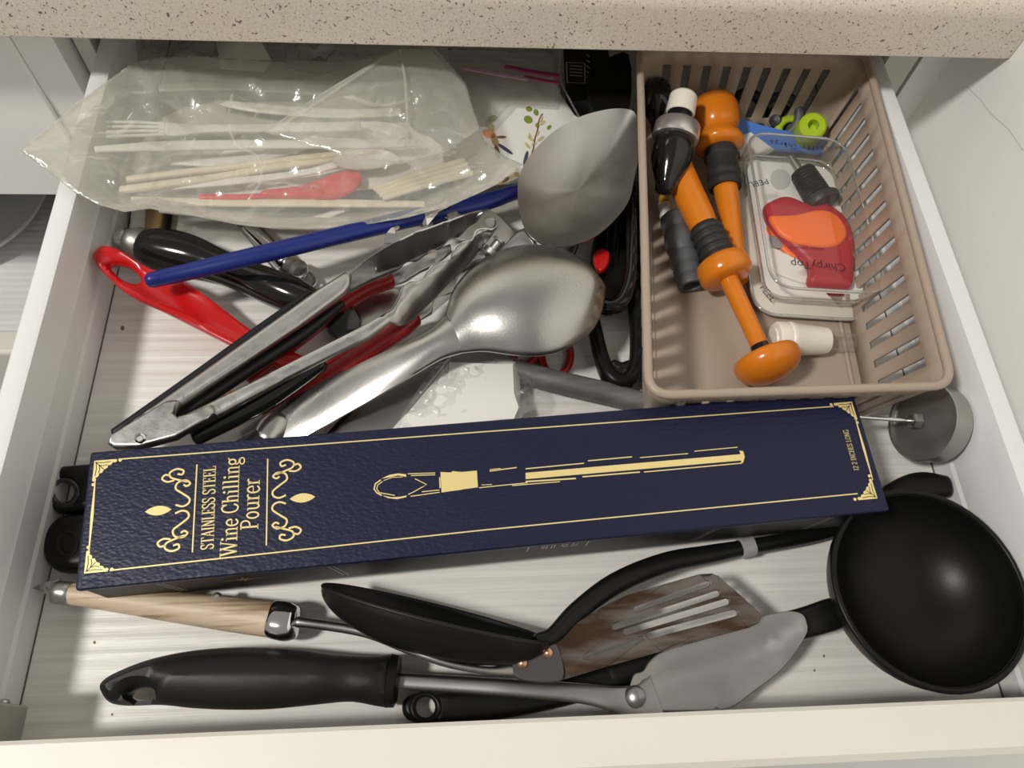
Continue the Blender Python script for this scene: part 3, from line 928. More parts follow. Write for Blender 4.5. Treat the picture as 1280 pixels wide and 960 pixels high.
# black serving spoon lying on edge
a0, a1 = P(403, 731, 31), P(688, 803, 31)
e1 = (a1 - a0); hl = e1.length / 2; e1.normalize()
nn = Vector((-e1.y, e1.x, 0)) * .95 + Vector((0, 0, .31)); nn.normalize()
e2 = nn.cross(e1).normalized()
cc = (a0 + a1) / 2
Ms = Matrix(((e1.x, e2.x, nn.x, cc.x), (e1.y, e2.y, nn.y, cc.y), (e1.z, e2.z, nn.z, cc.z), (0, 0, 0, 1)))
ld1 = thing('serving_spoon', 'black nylon serving spoon lying on edge in front of the navy box', 'spoon', (cc.x, cc.y, 0))
sb = bowl_local('bowl', hl, .0225, .0175, Ms, M['black'], ld1, T=1.8)
tube('rim', [(Ms @ Vector(((hl - .0006) * math.cos(t), .0220 * math.sin(t), 0)), .0009, .0009) for t in np.linspace(0, 2 * math.pi, 61)[:-1]], M['soft'], sb, n=8, closed=True)
S('handle', [(672, 802, 31, 20, 9), (692, 794, 30, 22, 9), (722, 764, 28, 25, 8), (770, 729, 24, 27, 8), (830, 704, 18, 26, 8), (885, 693, 13, 23, 8), (935, 684, 9.5, 20, 8), (1020, 668, 7, 20, 8), (1080, 645, 6, 24, 8), (1115, 622, 7, 34, 8), (1150, 608, 9, 38, 8), (1184, 608, 11, 28, 7)], M['black'], ld1, power=2.6)
S('grey_ring', [(925, 686, 10, 25, 10), (940, 683, 9.5, 25, 10)], M['lgrey'], ld1, cap=.15, power=2.6, seg=2)

# steel turner with black grip along the front panel
tn = thing('solid_turner', 'steel wok turner with thick soft black grip along the drawer front', 'turner', P(560, 850, 0))
slab('grip', [(128, 862), (136, 848), (160, 835), (195, 823), (240, 814), (290, 810), (350, 811), (420, 818), (470, 820), (494, 820), (497, 850), (491, 883), (440, 877), (400, 880), (340, 886), (290, 887), (240, 885), (200, 881), (160, 882), (138, 878)], M['soft'], tn, T=23, r=11, z=13, curve=4, grid=6,
     holes=[[(180 + 17 * math.cos(t), 869 + 7.5 * math.sin(t)) for t in np.linspace(0, 2 * math.pi, 17)[:-1]]])
S('collar', [(486, 850.5, 13, 63, 21), (496, 851.5, 13, 61, 20)], M['black'], tn, seg=2, power=3, cap=.1)
S('shaft', [(490, 851, 14, 20, 5), (560, 855, 15, 21, 5), (640, 860, 17, 22, 5), (720, 866, 18, 24, 4.5), (765, 873, 19, 30, 4), (800, 878, 19, 46, 2.5), (822, 872, 19, 60, 1.6)], M['steel2'], tn, power=3, cap=.2)
def wok(x, y, d):
    return 0.0
slab('blade', [(790, 846, 19), (803, 839, 19.5), (812, 826, 20), (830, 813, 20.5), (880, 794, 21.5), (940, 774, 23), (980, 765, 25), (1002, 767, 28), (1010, 778, 29), (1007, 795, 27), (977, 836, 22), (940, 866, 20), (911, 886, 20), (867, 889, 19), (820, 889, 19), (785, 888, 18)], M['steel2'], tn, T=1.3, r=.5, curve=4, deg=2, grid=4, step=2.5, zadd=lambda x, y, d: -.003 * math.sin(d * math.pi / 2) ** 2)
lathe('rivet', P(794, 871, 19.5), P(794, 871, 23), [(0, 4.6), (.5, 4.6), (.8, 3.6), (1, 1.2)], M['steel2'], tn, 20)

# slotted turner with wooden handle
ts = thing('slotted_turner', 'slotted steel turner with browned blade and pale wooden handle', 'turner', P(400, 785, 0))
S('wood_handle', [(90, 742, 11, 26, 11), (150, 750, 11, 30, 12), (220, 759, 11.5, 36, 13), (290, 768, 12, 41, 14), (345, 775, 13, 43, 14)], M['wood'], ts, n=18, cap=.15)
S('end_cap', [(70, 740, 11, 27, 11), (90, 742.5, 11, 28, 11.5)], M['dsteel'], ts, seg=3, n=18, cap=.2)
slab('hanging_hook', [(41, 735, 12), (58, 727, 12), (76, 722, 12), (80, 735, 12), (70, 748, 12)], M['dsteel'], ts, T=1.5, r=.4, holes=[[(58, 735, 12), (68, 729, 12), (71, 733, 12), (66, 739, 12)]])
S('ferrule', [(343, 774.5, 13, 45, 15), (358, 777, 13.5, 46, 15), (367, 778, 14, 40, 14)], M['chrome'], ts, seg=3, n=18, power=3, cap=.4)
S('shaft', [(364, 778, 15, 22, 7), (378, 778, 16, 13, 4.5), (454, 790, 27, 12, 4.5), (508, 811, 33, 11, 4.5), (558, 829, 34, 10, 4), (608, 838, 33, 10, 3), (640, 837, 31, 16, 2.2)], M['steel2'], ts)
lathe('handle_rivet', P(271, 747, 12), P(271, 746, 16), [(0, 2.4), (.7, 2.2), (1, 1)], M['dsteel'], ts, 14)
def slot(x0, y0, x1, y1, wd):
    d = math.hypot(x1 - x0, y1 - y0); ux, uy = (x1 - x0) / d, (y1 - y0) / d
    q = []
    for s, (x, y), a0 in ((1, (x1, y1), -90), (-1, (x0, y0), 90)):
        for t in range(0, 181, 36):
            a = math.radians(a0 + t)
            c, e = math.cos(a) * wd / 2, math.sin(a) * wd / 2
            q.append((x + ux * c - uy * e, y + uy * c + ux * e))
    return q
def zz(l, z0): return [(x, y, z0) for x, y in l]
slab('slotted_blade', [(690, 804, 31), (718, 781, 31), (750, 760, 31), (783, 744, 31), (830, 730, 31), (874, 718, 30), (890, 717, 30), (898, 720, 30), (925, 744, 29), (948, 765, 28.5), (952, 771, 28.5), (948, 779, 28.5), (935, 785, 29), (827, 814, 30), (760, 833, 30), (703, 850, 30), (688, 830, 31)], M['burnt'], ts, T=1.2, r=.4, deg=1, grid=8,
     holes=[zz(slot(795, 762, 884, 730, 7), 30), zz(slot(768, 784, 896, 742, 7.5), 30), zz(slot(782, 790, 908, 752, 8), 30), zz(slot(812, 794, 918, 766, 8.5), 30), zz(slot(730, 822, 802, 798, 4), 30)])
slab('blade_tang', [(634, 836, 30.8), (650, 824, 31), (690, 803, 31.5), (702, 822, 31.5), (704, 849, 31), (685, 854, 30.8), (665, 853, 30.6), (648, 849, 30.6)], M['tang'], ts, T=2.2, r=.6, curve=3)
for x, y in ((653, 829), (685, 816)):
    lathe('rivet', P(x, y, 32), P(x, y, 34), [(0, 2.0), (.6, 1.9), (1, .7)], M['copper'], ts, 14)

# two black hanging handles that stick out under the left end of the box
h1 = thing('utensil_handle', 'black utensil handle end with open hanging hole, upper one left of the box', 'utensil', P(90, 614, 0))
slab('grip', [(50, 612), (56, 596), (72, 587), (100, 583), (200, 576), (330, 570), (335, 606), (220, 625), (120, 640), (85, 643), (62, 635)], M['black'], h1, T=10, r=3.5, z=6.2, curve=4,
     holes=[[(81 + 14 * math.cos(t), 616 + 14 * math.sin(t)) for t in np.linspace(0, 2 * math.pi, 17)[:-1]]])
tube('hole_ring', [(P(81 + 16 * math.cos(t), 616 + 16 * math.sin(t), 11), .0012, .0008) for t in np.linspace(0, 2 * math.pi, 33)[:-1]], M['gloss'], h1, n=8, closed=True)
h2 = thing('utensil_handle', 'plain rounded black utensil handle end, lower one left of the box', 'utensil', P(90, 682, 0))
slab('grip', [(57, 686), (62, 665), (78, 648), (110, 643), (230, 640), (360, 630), (362, 668), (230, 690), (120, 712), (80, 716), (62, 705)], M['black'], h2, T=11, r=4, z=6.2, curve=4)
tube('hole_ring', [(P(84 + 13 * math.cos(t), 680 + 15 * math.sin(t), 11.2), .0012, .0008) for t in np.linspace(0, 2 * math.pi, 33)[:-1]], M['black'], h2, n=8, closed=True)

# ================================================================== MIDDLE OF THE DRAWER
# red handle with a hole
rd = thing('red_utensil', 'red plastic utensil handle with oval hanging hole under the tongs', 'utensil', P(200, 370, 0))
slab('handle', [(118, 327, 27), (122, 316, 27), (134, 311, 27), (155, 316, 27), (180, 329, 27), (215, 347, 21), (250, 366, 17), (290, 397, 11), (325, 420, 10), (372, 442, 9), (420, 470, 7), (408, 492, 7), (350, 462, 9), (290, 434, 11), (250, 411, 17), (205, 389, 21), (160, 368, 27), (131, 343, 27)], M['red'], rd, T=9, r=4, curve=4, deg=2,
     holes=[[(138, 335, 27), (136, 330, 27), (145, 327, 27), (160, 330, 27), (170, 339, 27), (171, 346, 27), (163, 350, 27), (150, 346, 27)]], hcurve=3)
# black bulbous handle with metal end
bh = thing('bulbous_handle', 'glossy black bulbous utensil handle with a metal ball end', 'utensil', P(280, 335, 0))
S('handle', [(176, 306, 13, 36, 17), (192, 310, 13, 48, 22), (215, 314, 13, 53, 23), (240, 320, 13, 50, 22), (270, 331, 12, 42, 20), (300, 343, 12, 40, 19), (335, 357, 13, 44, 21), (365, 369, 13, 46, 21), (392, 380, 13, 36, 18)], M['gloss'], bh, n=20)
S('ferrule', [(163, 298, 14, 26, 13), (168, 302, 14, 38, 18), (176, 305, 13, 40, 19)], M['dsteel'], bh, seg=3, n=18)
S('ball', [(149, 299, 14, 18, 10), (156, 299, 14, 27, 13), (163, 299, 14, 22, 12)], M['chrome'], bh, seg=4, n=18)
# blue stick
tag(S('blue_stick', [(190, 350, 36, 17, 8), (230, 341, 35, 20, 8), (330, 317, 35, 23, 8), (430, 293, 30, 23, 8), (530, 269, 25, 24, 8), (600, 254, 23, 23, 8), (646, 240, 23, 18, 8)], M['blue'], None, n=16, power=2.3, cap=1.0), 'long royal blue plastic stick crossing over the red handle', 'stick')
# tongs
tg = thing('tongs', 'stainless steel tongs with scalloped tips and black lined arms', 'tongs', P(300, 440, 0))
def arm(o, z0, z1, z2):
    return o
slab('arm', [(140, 545, 26), (260, 461, 29), (397, 363, 33), (432, 341, 34), (440, 345, 34), (438, 358, 34), (431, 367, 34), (375, 409, 32), (300, 459, 30), (222, 510, 28), (217, 520, 27), (175, 535, 26)], M['worn'], tg, T=5, r=2.2, deg=1, step=6)
slab('arm', [(137, 556, 25), (170, 536, 26), (234, 519, 26), (330, 471, 28), (460, 406, 30), (483, 391, 31), (494, 389, 31), (490, 402, 31), (460, 424, 30), (350, 480, 28), (265, 527, 26), (219, 551, 25), (175, 560, 25)], M['worn'], tg, T=5, r=2.2, deg=1, step=6)
slab('joint_plate', [(136, 556, 27), (140, 545, 27), (180, 520, 28), (221, 497, 28), (228, 505, 28), (218, 518, 28), (224, 523, 28), (240, 518, 28), (268, 505, 28), (272, 520, 28), (222, 549, 27), (176, 562, 26), (145, 562, 26)], M['worn'], tg, T=5.6, r=1.2, deg=1, step=6)
lathe('pivot_rivet', P(175, 548, 29), P(175, 548, 31.5), [(0, 2.6), (.7, 2.4), (.8, 1.5), (.4, 1.2), (.4, 0)], M['chrome'], tg, 18)
S('black_lining', [(144, 541, 24, 12, 5), (240, 474, 25, 13, 6), (330, 409, 27, 13, 6), (388, 366, 29, 8, 5)], M['soft'], tg)
S('black_lining', [(222, 521, 20, 18, 6), (300, 469, 22, 18, 7), (380, 417, 24, 16, 7), (428, 380, 26, 10, 5)], M['soft'], tg)
S('black_lining', [(245, 545, 18, 26, 8), (320, 507, 20, 26, 9), (370, 476, 22, 22, 9), (404, 456, 25, 14, 7)], M['gloss'], tg)
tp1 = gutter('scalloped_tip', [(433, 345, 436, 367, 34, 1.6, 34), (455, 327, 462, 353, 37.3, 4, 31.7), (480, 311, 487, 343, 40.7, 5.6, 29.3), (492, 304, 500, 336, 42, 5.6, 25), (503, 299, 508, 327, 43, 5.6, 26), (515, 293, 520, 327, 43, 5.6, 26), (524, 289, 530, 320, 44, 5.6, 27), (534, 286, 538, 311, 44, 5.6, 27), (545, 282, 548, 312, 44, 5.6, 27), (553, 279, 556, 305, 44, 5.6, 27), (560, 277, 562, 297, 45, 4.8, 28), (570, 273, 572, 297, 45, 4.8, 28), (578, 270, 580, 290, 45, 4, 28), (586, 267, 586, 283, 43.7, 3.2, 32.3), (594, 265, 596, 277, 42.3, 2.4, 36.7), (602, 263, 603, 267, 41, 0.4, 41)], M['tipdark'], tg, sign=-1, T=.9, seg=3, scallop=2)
tp2 = gutter('scalloped_tip', [(483, 391, 487, 404, 31, 2, 31), (492, 384, 500, 407, 32.2, 3.5, 28.5), (499, 370, 512, 402, 33.3, 4, 26), (503, 359, 522, 394, 35, 4.5, 24), (512, 352, 531, 385, 35, 4.5, 24), (527, 351, 540, 376, 36, 4.5, 25), (533, 342, 549, 367, 37, 4.5, 26), (541, 332, 557, 358, 37, 4.5, 26), (554, 327, 566, 349, 38, 4.5, 27), (563, 325, 572, 343, 38, 4.5, 27), (566, 315, 580, 335, 39, 4.5, 28), (573, 306, 588, 327, 39, 4.5, 28), (584, 302, 594, 320, 40, 4, 29), (591, 299, 600, 313, 40, 4, 29), (595, 289, 606, 305, 40, 3.5, 29), (605, 286, 612, 298, 40.3, 2.5, 33), (614, 287, 616, 293, 39.7, 1.3, 36), (622, 283, 621, 286, 39, 0.3, 39)], M['steel'], tg, sign=1, T=.9, seg=3, scallop=2)
S('tip_edge_highlight', [(433, 345, 34.3, 2.2, 1), (455, 327, 37.6, 2.2, 1), (480, 311, 41, 2.2, 1), (492, 304, 42.3, 2.2, 1), (503, 299, 43.3, 2.2, 1), (515, 293, 43.3, 2.2, 1), (524, 289, 44.3, 2.2, 1), (534, 286, 44.3, 2.2, 1), (545, 282, 44.3, 2.2, 1), (553, 279, 44.3, 2.2, 1), (560, 277, 45.3, 2.2, 1), (570, 273, 45.3, 2.2, 1), (578, 270, 45.3, 2.2, 1), (586, 267, 44, 2.2, 1), (594, 265, 42.6, 2.2, 1), (602, 263, 41.3, 2.2, 1)], M['chrome'], tp1, seg=3, n=6)  # chrome thread added as the highlight along the tip edge
S('tip_edge_highlight', [(483, 391, 31.3, 2.2, 1), (492, 384, 32.5, 2.2, 1), (499, 370, 33.6, 2.2, 1), (503, 359, 35.3, 2.2, 1), (512, 352, 35.3, 2.2, 1), (527, 351, 36.3, 2.2, 1), (533, 342, 37.3, 2.2, 1), (541, 332, 37.3, 2.2, 1), (554, 327, 38.3, 2.2, 1), (563, 325, 38.3, 2.2, 1), (566, 315, 39.3, 2.2, 1), (573, 306, 39.3, 2.2, 1), (584, 302, 40.3, 2.2, 1), (591, 299, 40.3, 2.2, 1), (595, 289, 40.3, 2.2, 1), (605, 286, 40.6, 2.2, 1), (614, 287, 40, 2.2, 1), (622, 283, 39.3, 2.2, 1)], M['chrome'], tp2, seg=3, n=6)  # added highlight thread on the scalloped edge of the other tip

# can opener under the tongs
co = thing('can_opener', 'steel can opener with two dark red handles lying under the tongs', 'can opener', P(480, 380, 0))
S('handle', [(488, 350, 19, 22, 8), (460, 358, 18, 26, 9), (430, 376, 16, 26, 9), (390, 407, 13, 24, 9), (350, 438, 10, 24, 9), (310, 470, 7, 22, 8)], M['redm'], co, power=2.6)
S('handle', [(519, 398, 17, 20, 8), (500, 410, 16, 28, 9), (470, 429, 14, 30, 9), (420, 462, 11, 30, 9), (370, 490, 8, 28, 9), (330, 512, 6, 22, 8)], M['redm'], co, power=2.6)
slab('opener_plate', [(556, 264, 22), (566, 258, 22), (580, 255, 22), (604, 257, 22), (624, 270, 22), (646, 293, 21), (634, 312, 21), (620, 316, 21), (596, 305, 21), (570, 300, 21), (545, 290, 22), (540, 278, 22)], M['worn'], co, T=1.6, r=.4)
lathe('plate_rivet', P(613, 279, 22.5), P(613, 279, 24), [(0, 3.4), (.7, 3.2), (1, 2.4)], M['worn'], co, 18)
slab('bottle_hook', [(480, 304, 30), (482, 293, 30), (488, 286, 30), (497, 282, 30), (500, 284, 30), (495, 288, 30), (495, 294, 30), (500, 298, 30), (492, 306, 29)], M['chrome'], co, T=1.4, r=.3)
slab('tab', [(530, 261, 31), (557, 249, 31), (561, 258, 30), (548, 266, 29), (534, 282, 28), (526, 284, 28), (531, 272, 29)], M['chrome'], co, T=1.4, r=.3)
gear = [(566 + (10 if k % 2 else 7.5) * math.cos(k * math.pi / 12), 270 + (8 if k % 2 else 6) * math.sin(k * math.pi / 12)) for k in range(24)]
slab('gear', gear, M['dsteel'], co, T=3, r=.3, z=25)
slab('jaw', [(486, 343, 20), (497, 336, 21), (520, 327, 21), (545, 312, 22), (563, 305, 22), (565, 316, 21), (545, 332, 21), (524, 342, 20), (508, 352, 20), (493, 358, 19)], M['worn'], co, T=2.5, r=.8)
slab('jaw', [(513, 393, 18), (540, 372, 19), (570, 345, 20), (598, 318, 21), (622, 306, 21), (632, 314, 21), (605, 334, 20), (570, 366, 19), (540, 392, 18), (523, 403, 17)], M['steel'], co, T=3, r=1)
lathe('turning_key', P(612, 318, 23), P(626, 300, 27), [(0, 5), (.3, 5), (.35, 3), (.8, 3), (.85, 4.5), (1, 4)], M['dsteel'], co, 16)
S('crank', [(575, 335, 22, 10, 4), (590, 325, 23, 14, 5), (605, 322, 23, 12, 5)], M['dsteel'], co)

# small serrated spreader with black knob handle
kn = thing('serrated_spreader', 'small steel spreader with leaf blade and dark hub between tong arms', 'spreader', P(450, 390, 0))
lf_top = [(424, 404), (436, 388), (452, 374), (470, 364), (486, 359), (497, 361), (503, 368)]
ser = []
for i in range(len(lf_top) - 1):
    (x0, y0), (x1, y1) = lf_top[i], lf_top[i + 1]
    for k in range(4):
        ser.append((x0 + (x1 - x0) * k / 4, y0 + (y1 - y0) * k / 4)); ser.append((x0 + (x1 - x0) * (k + .5) / 4 - .8, y0 + (y1 - y0) * (k + .5) / 4 - .9))
slab('leaf_blade', ser + [(503, 368), (498, 384), (480, 398), (455, 410), (432, 414)], M['worn'], kn, T=1.2, r=.3, z=9)
lathe('hub', P(429, 406, 1), P(430, 402, 15), [(0, 8), (.3, 9.5), (.75, 9.5), (.9, 8), (.92, 5), (1.0, 5), (1.02, 2)], M['gloss'], kn, 24, 40)

# chrome rotary tool under the blue stick
pz = thing('chrome_tool', 'chrome tube tool with small wire loops under the blue stick', 'utensil', P(345, 315, 0))
S('tube', [(312, 282, 8, 20, 9), (335, 305, 8, 20, 9), (356, 328, 8, 20, 9)], M['chrome'], pz)
S('rail', [(300, 283, 5, 7, 4), (330, 318, 5, 7, 4), (350, 340, 5, 7, 4)], M['dsteel'], pz)
for (x, y, a) in ((372, 338, 0), (384, 348, .6)):
    W3('loop', [P(x + 11 * math.cos(t) * math.cos(a) - 6 * math.sin(t) * math.sin(a), y + 11 * math.cos(t) * math.sin(a) + 9 * math.sin(t) * math.cos(a), 9 + 4 * math.sin(t)) for t in np.linspace(0, 2 * math.pi, 13)[:-1]], M['chrome'], .0011, pz, 3, True)
lathe('wheel', P(362, 336, 6), P(376, 342, 9), [(0, 5), (.2, 7), (.8, 7), (1, 5)], M['dsteel'], pz, 18)

# large serving spoon turned over (back up)
sp1 = thing('rice_spoon', 'large steel serving spoon lying face down over the tongs', 'spoon', P(600, 420, 0))
hs = [(300, 540, 322, 592, 6.5, 1.2), (350, 507, 372, 553, 11.5, 1.2), (400, 480, 420, 525, 18.5, 1.4), (450, 455, 470, 497, 26, 1.8), (500, 431, 520, 467, 31, 2.6), (535, 413, 552, 449, 33, 4), (556, 395, 578, 441, 34, 4.6)]
bs_ = [(556, 395, 578, 441, 34, 4.6), (566, 364, 606, 439, 35, 7), (586, 338, 645, 444, 36, 10), (616, 318, 680, 444, 36.5, 12), (652, 307, 712, 434, 37, 12), (692, 309, 738, 415, 37, 11), (726, 324, 751, 394, 36.5, 9), (747, 347, 756, 373, 36, 5), (756, 359, 757, 362, 36, .8)]
gutter('handle', hs, M['steel'], sp1, 1, 2.4, 1.6)
gutter('bowl', bs_, M['steel'], sp1, 1, 2.2, 1.2, 6, 22)

# large spoon with the bowl facing up
sp2 = thing('basting_spoon', 'large steel spoon with its bowl facing up next to the basket', 'spoon', P(640, 320, 0))
bowlpx('bowl', [(647, 240, 37), (650, 218, 38), (664, 193, 39), (690, 167, 40), (722, 148, 41), (757, 138, 42), (782, 137, 42), (794, 143, 42), (798, 160, 42), (799, 190, 42), (793, 222, 41), (785, 253, 40), (762, 282, 39), (735, 301, 38), (705, 309, 37), (680, 306, 37), (660, 292, 37), (650, 268, 37)], M['steel3'], sp2, 13, sign=-1, pw=2.2, T=1.2, curve=5, rings=14)
S('handle', [(664, 297, 33.5, 31, 4), (655, 302, 33, 32, 4.5), (632, 325, 28, 32, 4), (600, 365, 21, 36, 3.4), (560, 420, 15, 42, 3), (510, 480, 10.5, 50, 3), (460, 535, 9, 58, 3), (420, 580, 8, 60, 3)], M['steel2'], sp2, power=3.2, n=18, cap=.2)
# dark flat knife beside the spoon handle
kf = thing('flat_knife', 'dark flat knife handle with tan edge under the steel spoon handles', 'knife', P(440, 520, 0))
S('handle', [(560, 428, 8, 22, 5), (500, 473, 5, 26, 6), (440, 530, 4.5, 30, 6), (400, 575, 4.5, 30, 6)], M['soft'], kf, power=3)
S('spine', [(546, 432, 5, 8, 4), (488, 474, 3, 10, 4), (428, 532, 3, 12, 4)], M['tan'], kf, power=3)
# black handle with round steel cap
kc = thing('steel_capped_handle', 'black knife handle with rounded steel end cap at the box edge', 'knife', P(345, 535, 0))
S('end_cap', [(349, 527, 10, 34, 12), (341, 538, 10, 38, 13), (334, 549, 10, 36, 13)], M['steel'], kc, n=18, cap=.7)
S('handle', [(336, 546, 9.5, 36, 13), (310, 566, 9, 36, 13), (260, 600, 7, 36, 13)], M['soft'], kc, n=18)
tag(S('black_stick', [(372, 522, 7, 20, 8), (330, 545, 6.5, 24, 9), (270, 580, 6, 24, 9)], M['soft'], None), 'short black stick end beside the steel capped handle', 'utensil')

# wrapped white napkins
nk = thing('napkin_packet', 'small pack of white napkins in clinging clear wrap below the spoons', 'napkins', P(590, 500, 0))
slab('napkin_stack', [(470, 560, 13), (505, 522, 13), (560, 456, 12), (649, 449, 12), (651, 515, 13), (648, 540, 13)], M['paper'], nk, T=11, r=1.5, deg=1, grid=8)
def crump(a, f, s=0):
    def g(x, y, d):
        p = Vector((x * f + s, y * f, s))
        return a * .001 * (1 - abs(noise.noise(p)) * 2.2 + .5 * noise.noise(p * 2.3)) * min(1, d * 3)
    return g
slab('clear_wrap', [(490, 540, 17), (540, 460, 17), (565, 445, 17), (610, 440, 17), (657, 446, 16), (665, 470, 14), (677, 498, 11), (674, 512, 11), (655, 516, 15), (640, 545, 17)], M['wrap'], nk, T=.3, r=0, deg=1, grid=2.4, step=2.4, zadd=crump(1.8, 190), topdome=.6)

# grey rod, red scissors loop, black tongs frame
tag(S('grey_rod', [(640, 462, 10, 28, 12), (700, 478, 10, 29, 12), (760, 492, 9, 29, 12), (820, 508, 8, 28, 12), (870, 520, 7, 26, 11)], M['rodgrey'], None, n=18, cap=.3), 'worn grey round rod lying on the floor beside the napkin pack', 'rod')
sr = thing('kitchen_scissors', 'red scissors with ring handles under the turned over steel spoon', 'scissors', P(690, 450, 0))
for cx_, cy_, rx, ry in ((695, 444, 18, 25), (655, 432, 17, 24)):
    W3('ring_handle', [P(cx_ + rx * math.cos(t), cy_ + ry * math.sin(t), 3.2) for t in np.linspace(0, 2 * math.pi, 17)[:-1]], M['redm'], .0022, sr, 3, True)
S('blade', [(676, 425, 3, 14, 3), (690, 370, 3, 16, 2.5), (715, 310, 3, 14, 2.5), (735, 265, 3, 4, 2)], M['steel2'], sr)
bt = thing('black_tongs', 'black nylon tongs with open loop handle between spoon and basket', 'tongs', P(775, 420, 0))
S('loop_handle', [(735, 372, 12, 16, 9), (743, 410, 11, 17, 10), (752, 448, 10, 18, 11), (762, 471, 10, 20, 12), (776, 479, 10, 20, 12), (789, 470, 10, 18, 12), (795, 440, 11, 15, 11), (793, 380, 12, 14, 10), (789, 300, 13, 15, 10), (783, 210, 14, 16, 10), (776, 130, 14, 18, 10)], M['black'], bt, power=2.6)
S('end_plate', [(764, 458, 8, 20, 6), (777, 465, 8, 26, 7), (790, 458, 8, 18, 6)], M['gloss'], bt, power=3)
S('arm', [(735, 368, 20, 22, 9), (757, 384, 22, 22, 9), (776, 378, 23, 19, 9), (787, 350, 24, 15, 9), (789, 300, 24, 14, 9), (788, 240, 24, 14, 9), (782, 160, 22, 16, 9)], M['gloss'], bt)
S('inner_rail', [(789, 455, 6, 5, 3), (790, 420, 6, 6, 3), (790, 390, 6, 10, 4), (788, 300, 6, 14, 4)], M['dsteel'], bt)
slab('head', [(742, 300, 8), (790, 230, 8), (796, 330, 8), (770, 390, 8), (744, 370, 8)], M['black'], bt, T=8, r=2, curve=3)
tag(slab('red_tag', [(742, 318), (752, 313), (762, 318), (760, 334), (750, 342), (743, 332)], M['red'], None, T=5, r=1.5, z=17, curve=3), 'small red plastic piece on the black tongs under the spoon bowls', 'plastic piece')

# ================================================================== THE BASKET
bk = thing('storage_basket', 'beige plastic basket with slotted sides holding bottle stoppers', 'basket', P(960, 330, 0))
ZR = 60.0
c_fl, c_fr = P(811, 494, ZR), P(1191, 482, ZR)
c_br, c_bl = P(1086, 82, ZR), P(800, 78, ZR)
ext = lambda a, b, y: a + (b - a) * ((y - a.y) / (b.y - a.y))
c_bl, c_br = ext(c_fl, c_bl, .374), ext(c_fr, c_br, .372)
corn = [c_fl, c_fr, c_br, c_bl]
def rrect(cs, rad, z, arc=5):
    """rounded quad: returns points and per-side index ranges"""
    out, sides = [], []
    n = 4
    for i in range(n):
        p, a, b = cs[i], cs[i - 1], cs[(i + 1) % n]
        da, db = (a - p).normalized(), (b - p).normalized()
        s, e = p + da * rad, p + db * rad
        for k in range(arc + 1):
            t = k / arc
            q = (1 - t) ** 2 * s + 2 * t * (1 - t) * p + t * t * e
            out.append(Vector((q.x, q.y, z)))
    return out
ctr = sum(corn, Vector()) / 4
def inset(cs, d):
    r = []
    for i in range(4):
        p, a, b = cs[i], cs[i - 1], cs[(i + 1) % 4]
        r.append(p + (a - p).normalized() * d + (b - p).normalized() * d)
    return r
rim = rrect(corn, .011, .060)
bot = rrect(inset(corn, .0105), .009, .0035)
ARC = 6
def columns():
    """(rim point, floor point, slot flag) walked round the basket"""
    cols = []
    for i in range(4):
        for k in range(ARC):
            cols.append((rim[i * ARC + k], bot[i * ARC + k], False))
        a, b = rim[i * ARC + ARC - 1], rim[((i + 1) % 4) * ARC]
        c, d = bot[i * ARC + ARC - 1], bot[((i + 1) % 4) * ARC]
        L = (b - a).length
        n = int(L / (.0118 if i % 2 == 0 else .0125))
        pitch = 1.0 / n
        for s in range(n):
            for f in (.30, .70):
                t = (s + f) * pitch
                cols.append((a.lerp(b, t), c.lerp(d, t), f == .30))
    return cols
cols = columns()
rows = [0, .20, .80, 1.0]
N = len(cols)
vs, fs = [], []
for t in rows:
    for r, b, _ in cols:
        vs.append(b.lerp(r, t))
for j in range(3):
    for i in range(N):
        if j == 1 and cols[i][2]: continue
        fs.append((j * N + i, j * N + (i + 1) % N, (j + 1) * N + (i + 1) % N, (j + 1) * N + i))
solid(mesh('slotted_wall', vs, fs, M['basket'], bk, True, 30), .0016)
solid(mesh('basket_floor', [Vector((p.x, p.y, .0030)) for p in bot], [tuple(range(len(bot)))], M['basket'], bk, False), .0018)
W3('rim', [p for p in rrect(corn, .011, .060, 8)], M['basket'], .0022, bk, 1, True, 10)
inn = rrect(inset(corn, .0165), .006, .0046, 5)
tube('floor_ridge', [(p, .0012, .0006) for p in inn], M['basket'], bk, n=6, closed=True)

# --- orange stopper with long rod
A_, B_ = P(966, 467, 21), P(840, 198, 30)
oa = thing('bottle_stopper', 'orange lacquered stopper with long thin rod and round mushroom foot', 'stopper', P(910, 350, 5))
lathe('foot', A_, B_, [(-.03, 0), (-.025, 6), (-.012, 11.5), (.01, 15.5), (.035, 17.5), (.06, 17.6), (.075, 16.5), (.085, 12), (.088, 5)], M['orange'], oa, 36, 50)
lathe('rod', A_, B_, [(.08, 4.6), (.30, 4.9), (.48, 5.2)], M['orange'], oa, 20)
lathe('dark_notch', A_, B_, [(.10, 5.0), (.11, 5.1), (.12, 5.0)], M['gloss'], oa, 20)
lathe('collar', A_, B_, [(.405, 6.5), (.407, 11.5), (.415, 13.6), (.43, 14.6), (.46, 14.8), (.485, 14.2), (.495, 12.5), (.50, 8)], M['orange'], oa, 36, 50)
rib = [(.50, 8)]
for k in range(4):
    b0 = .515 + k * .033
    rib += [(b0, 8.6), (b0 + .006, 9.6), (b0 + .020, 9.6), (b0 + .026, 8.6)]
lathe('rubber_seal', A_, B_, rib + [(.655, 8)], M['rubber'], oa, 28)
lathe('tube', A_, B_, [(.645, 7.6), (.70, 8.4), (.95, 9.2), (1.0, 9.0)], M['orange'], oa, 28, 50)
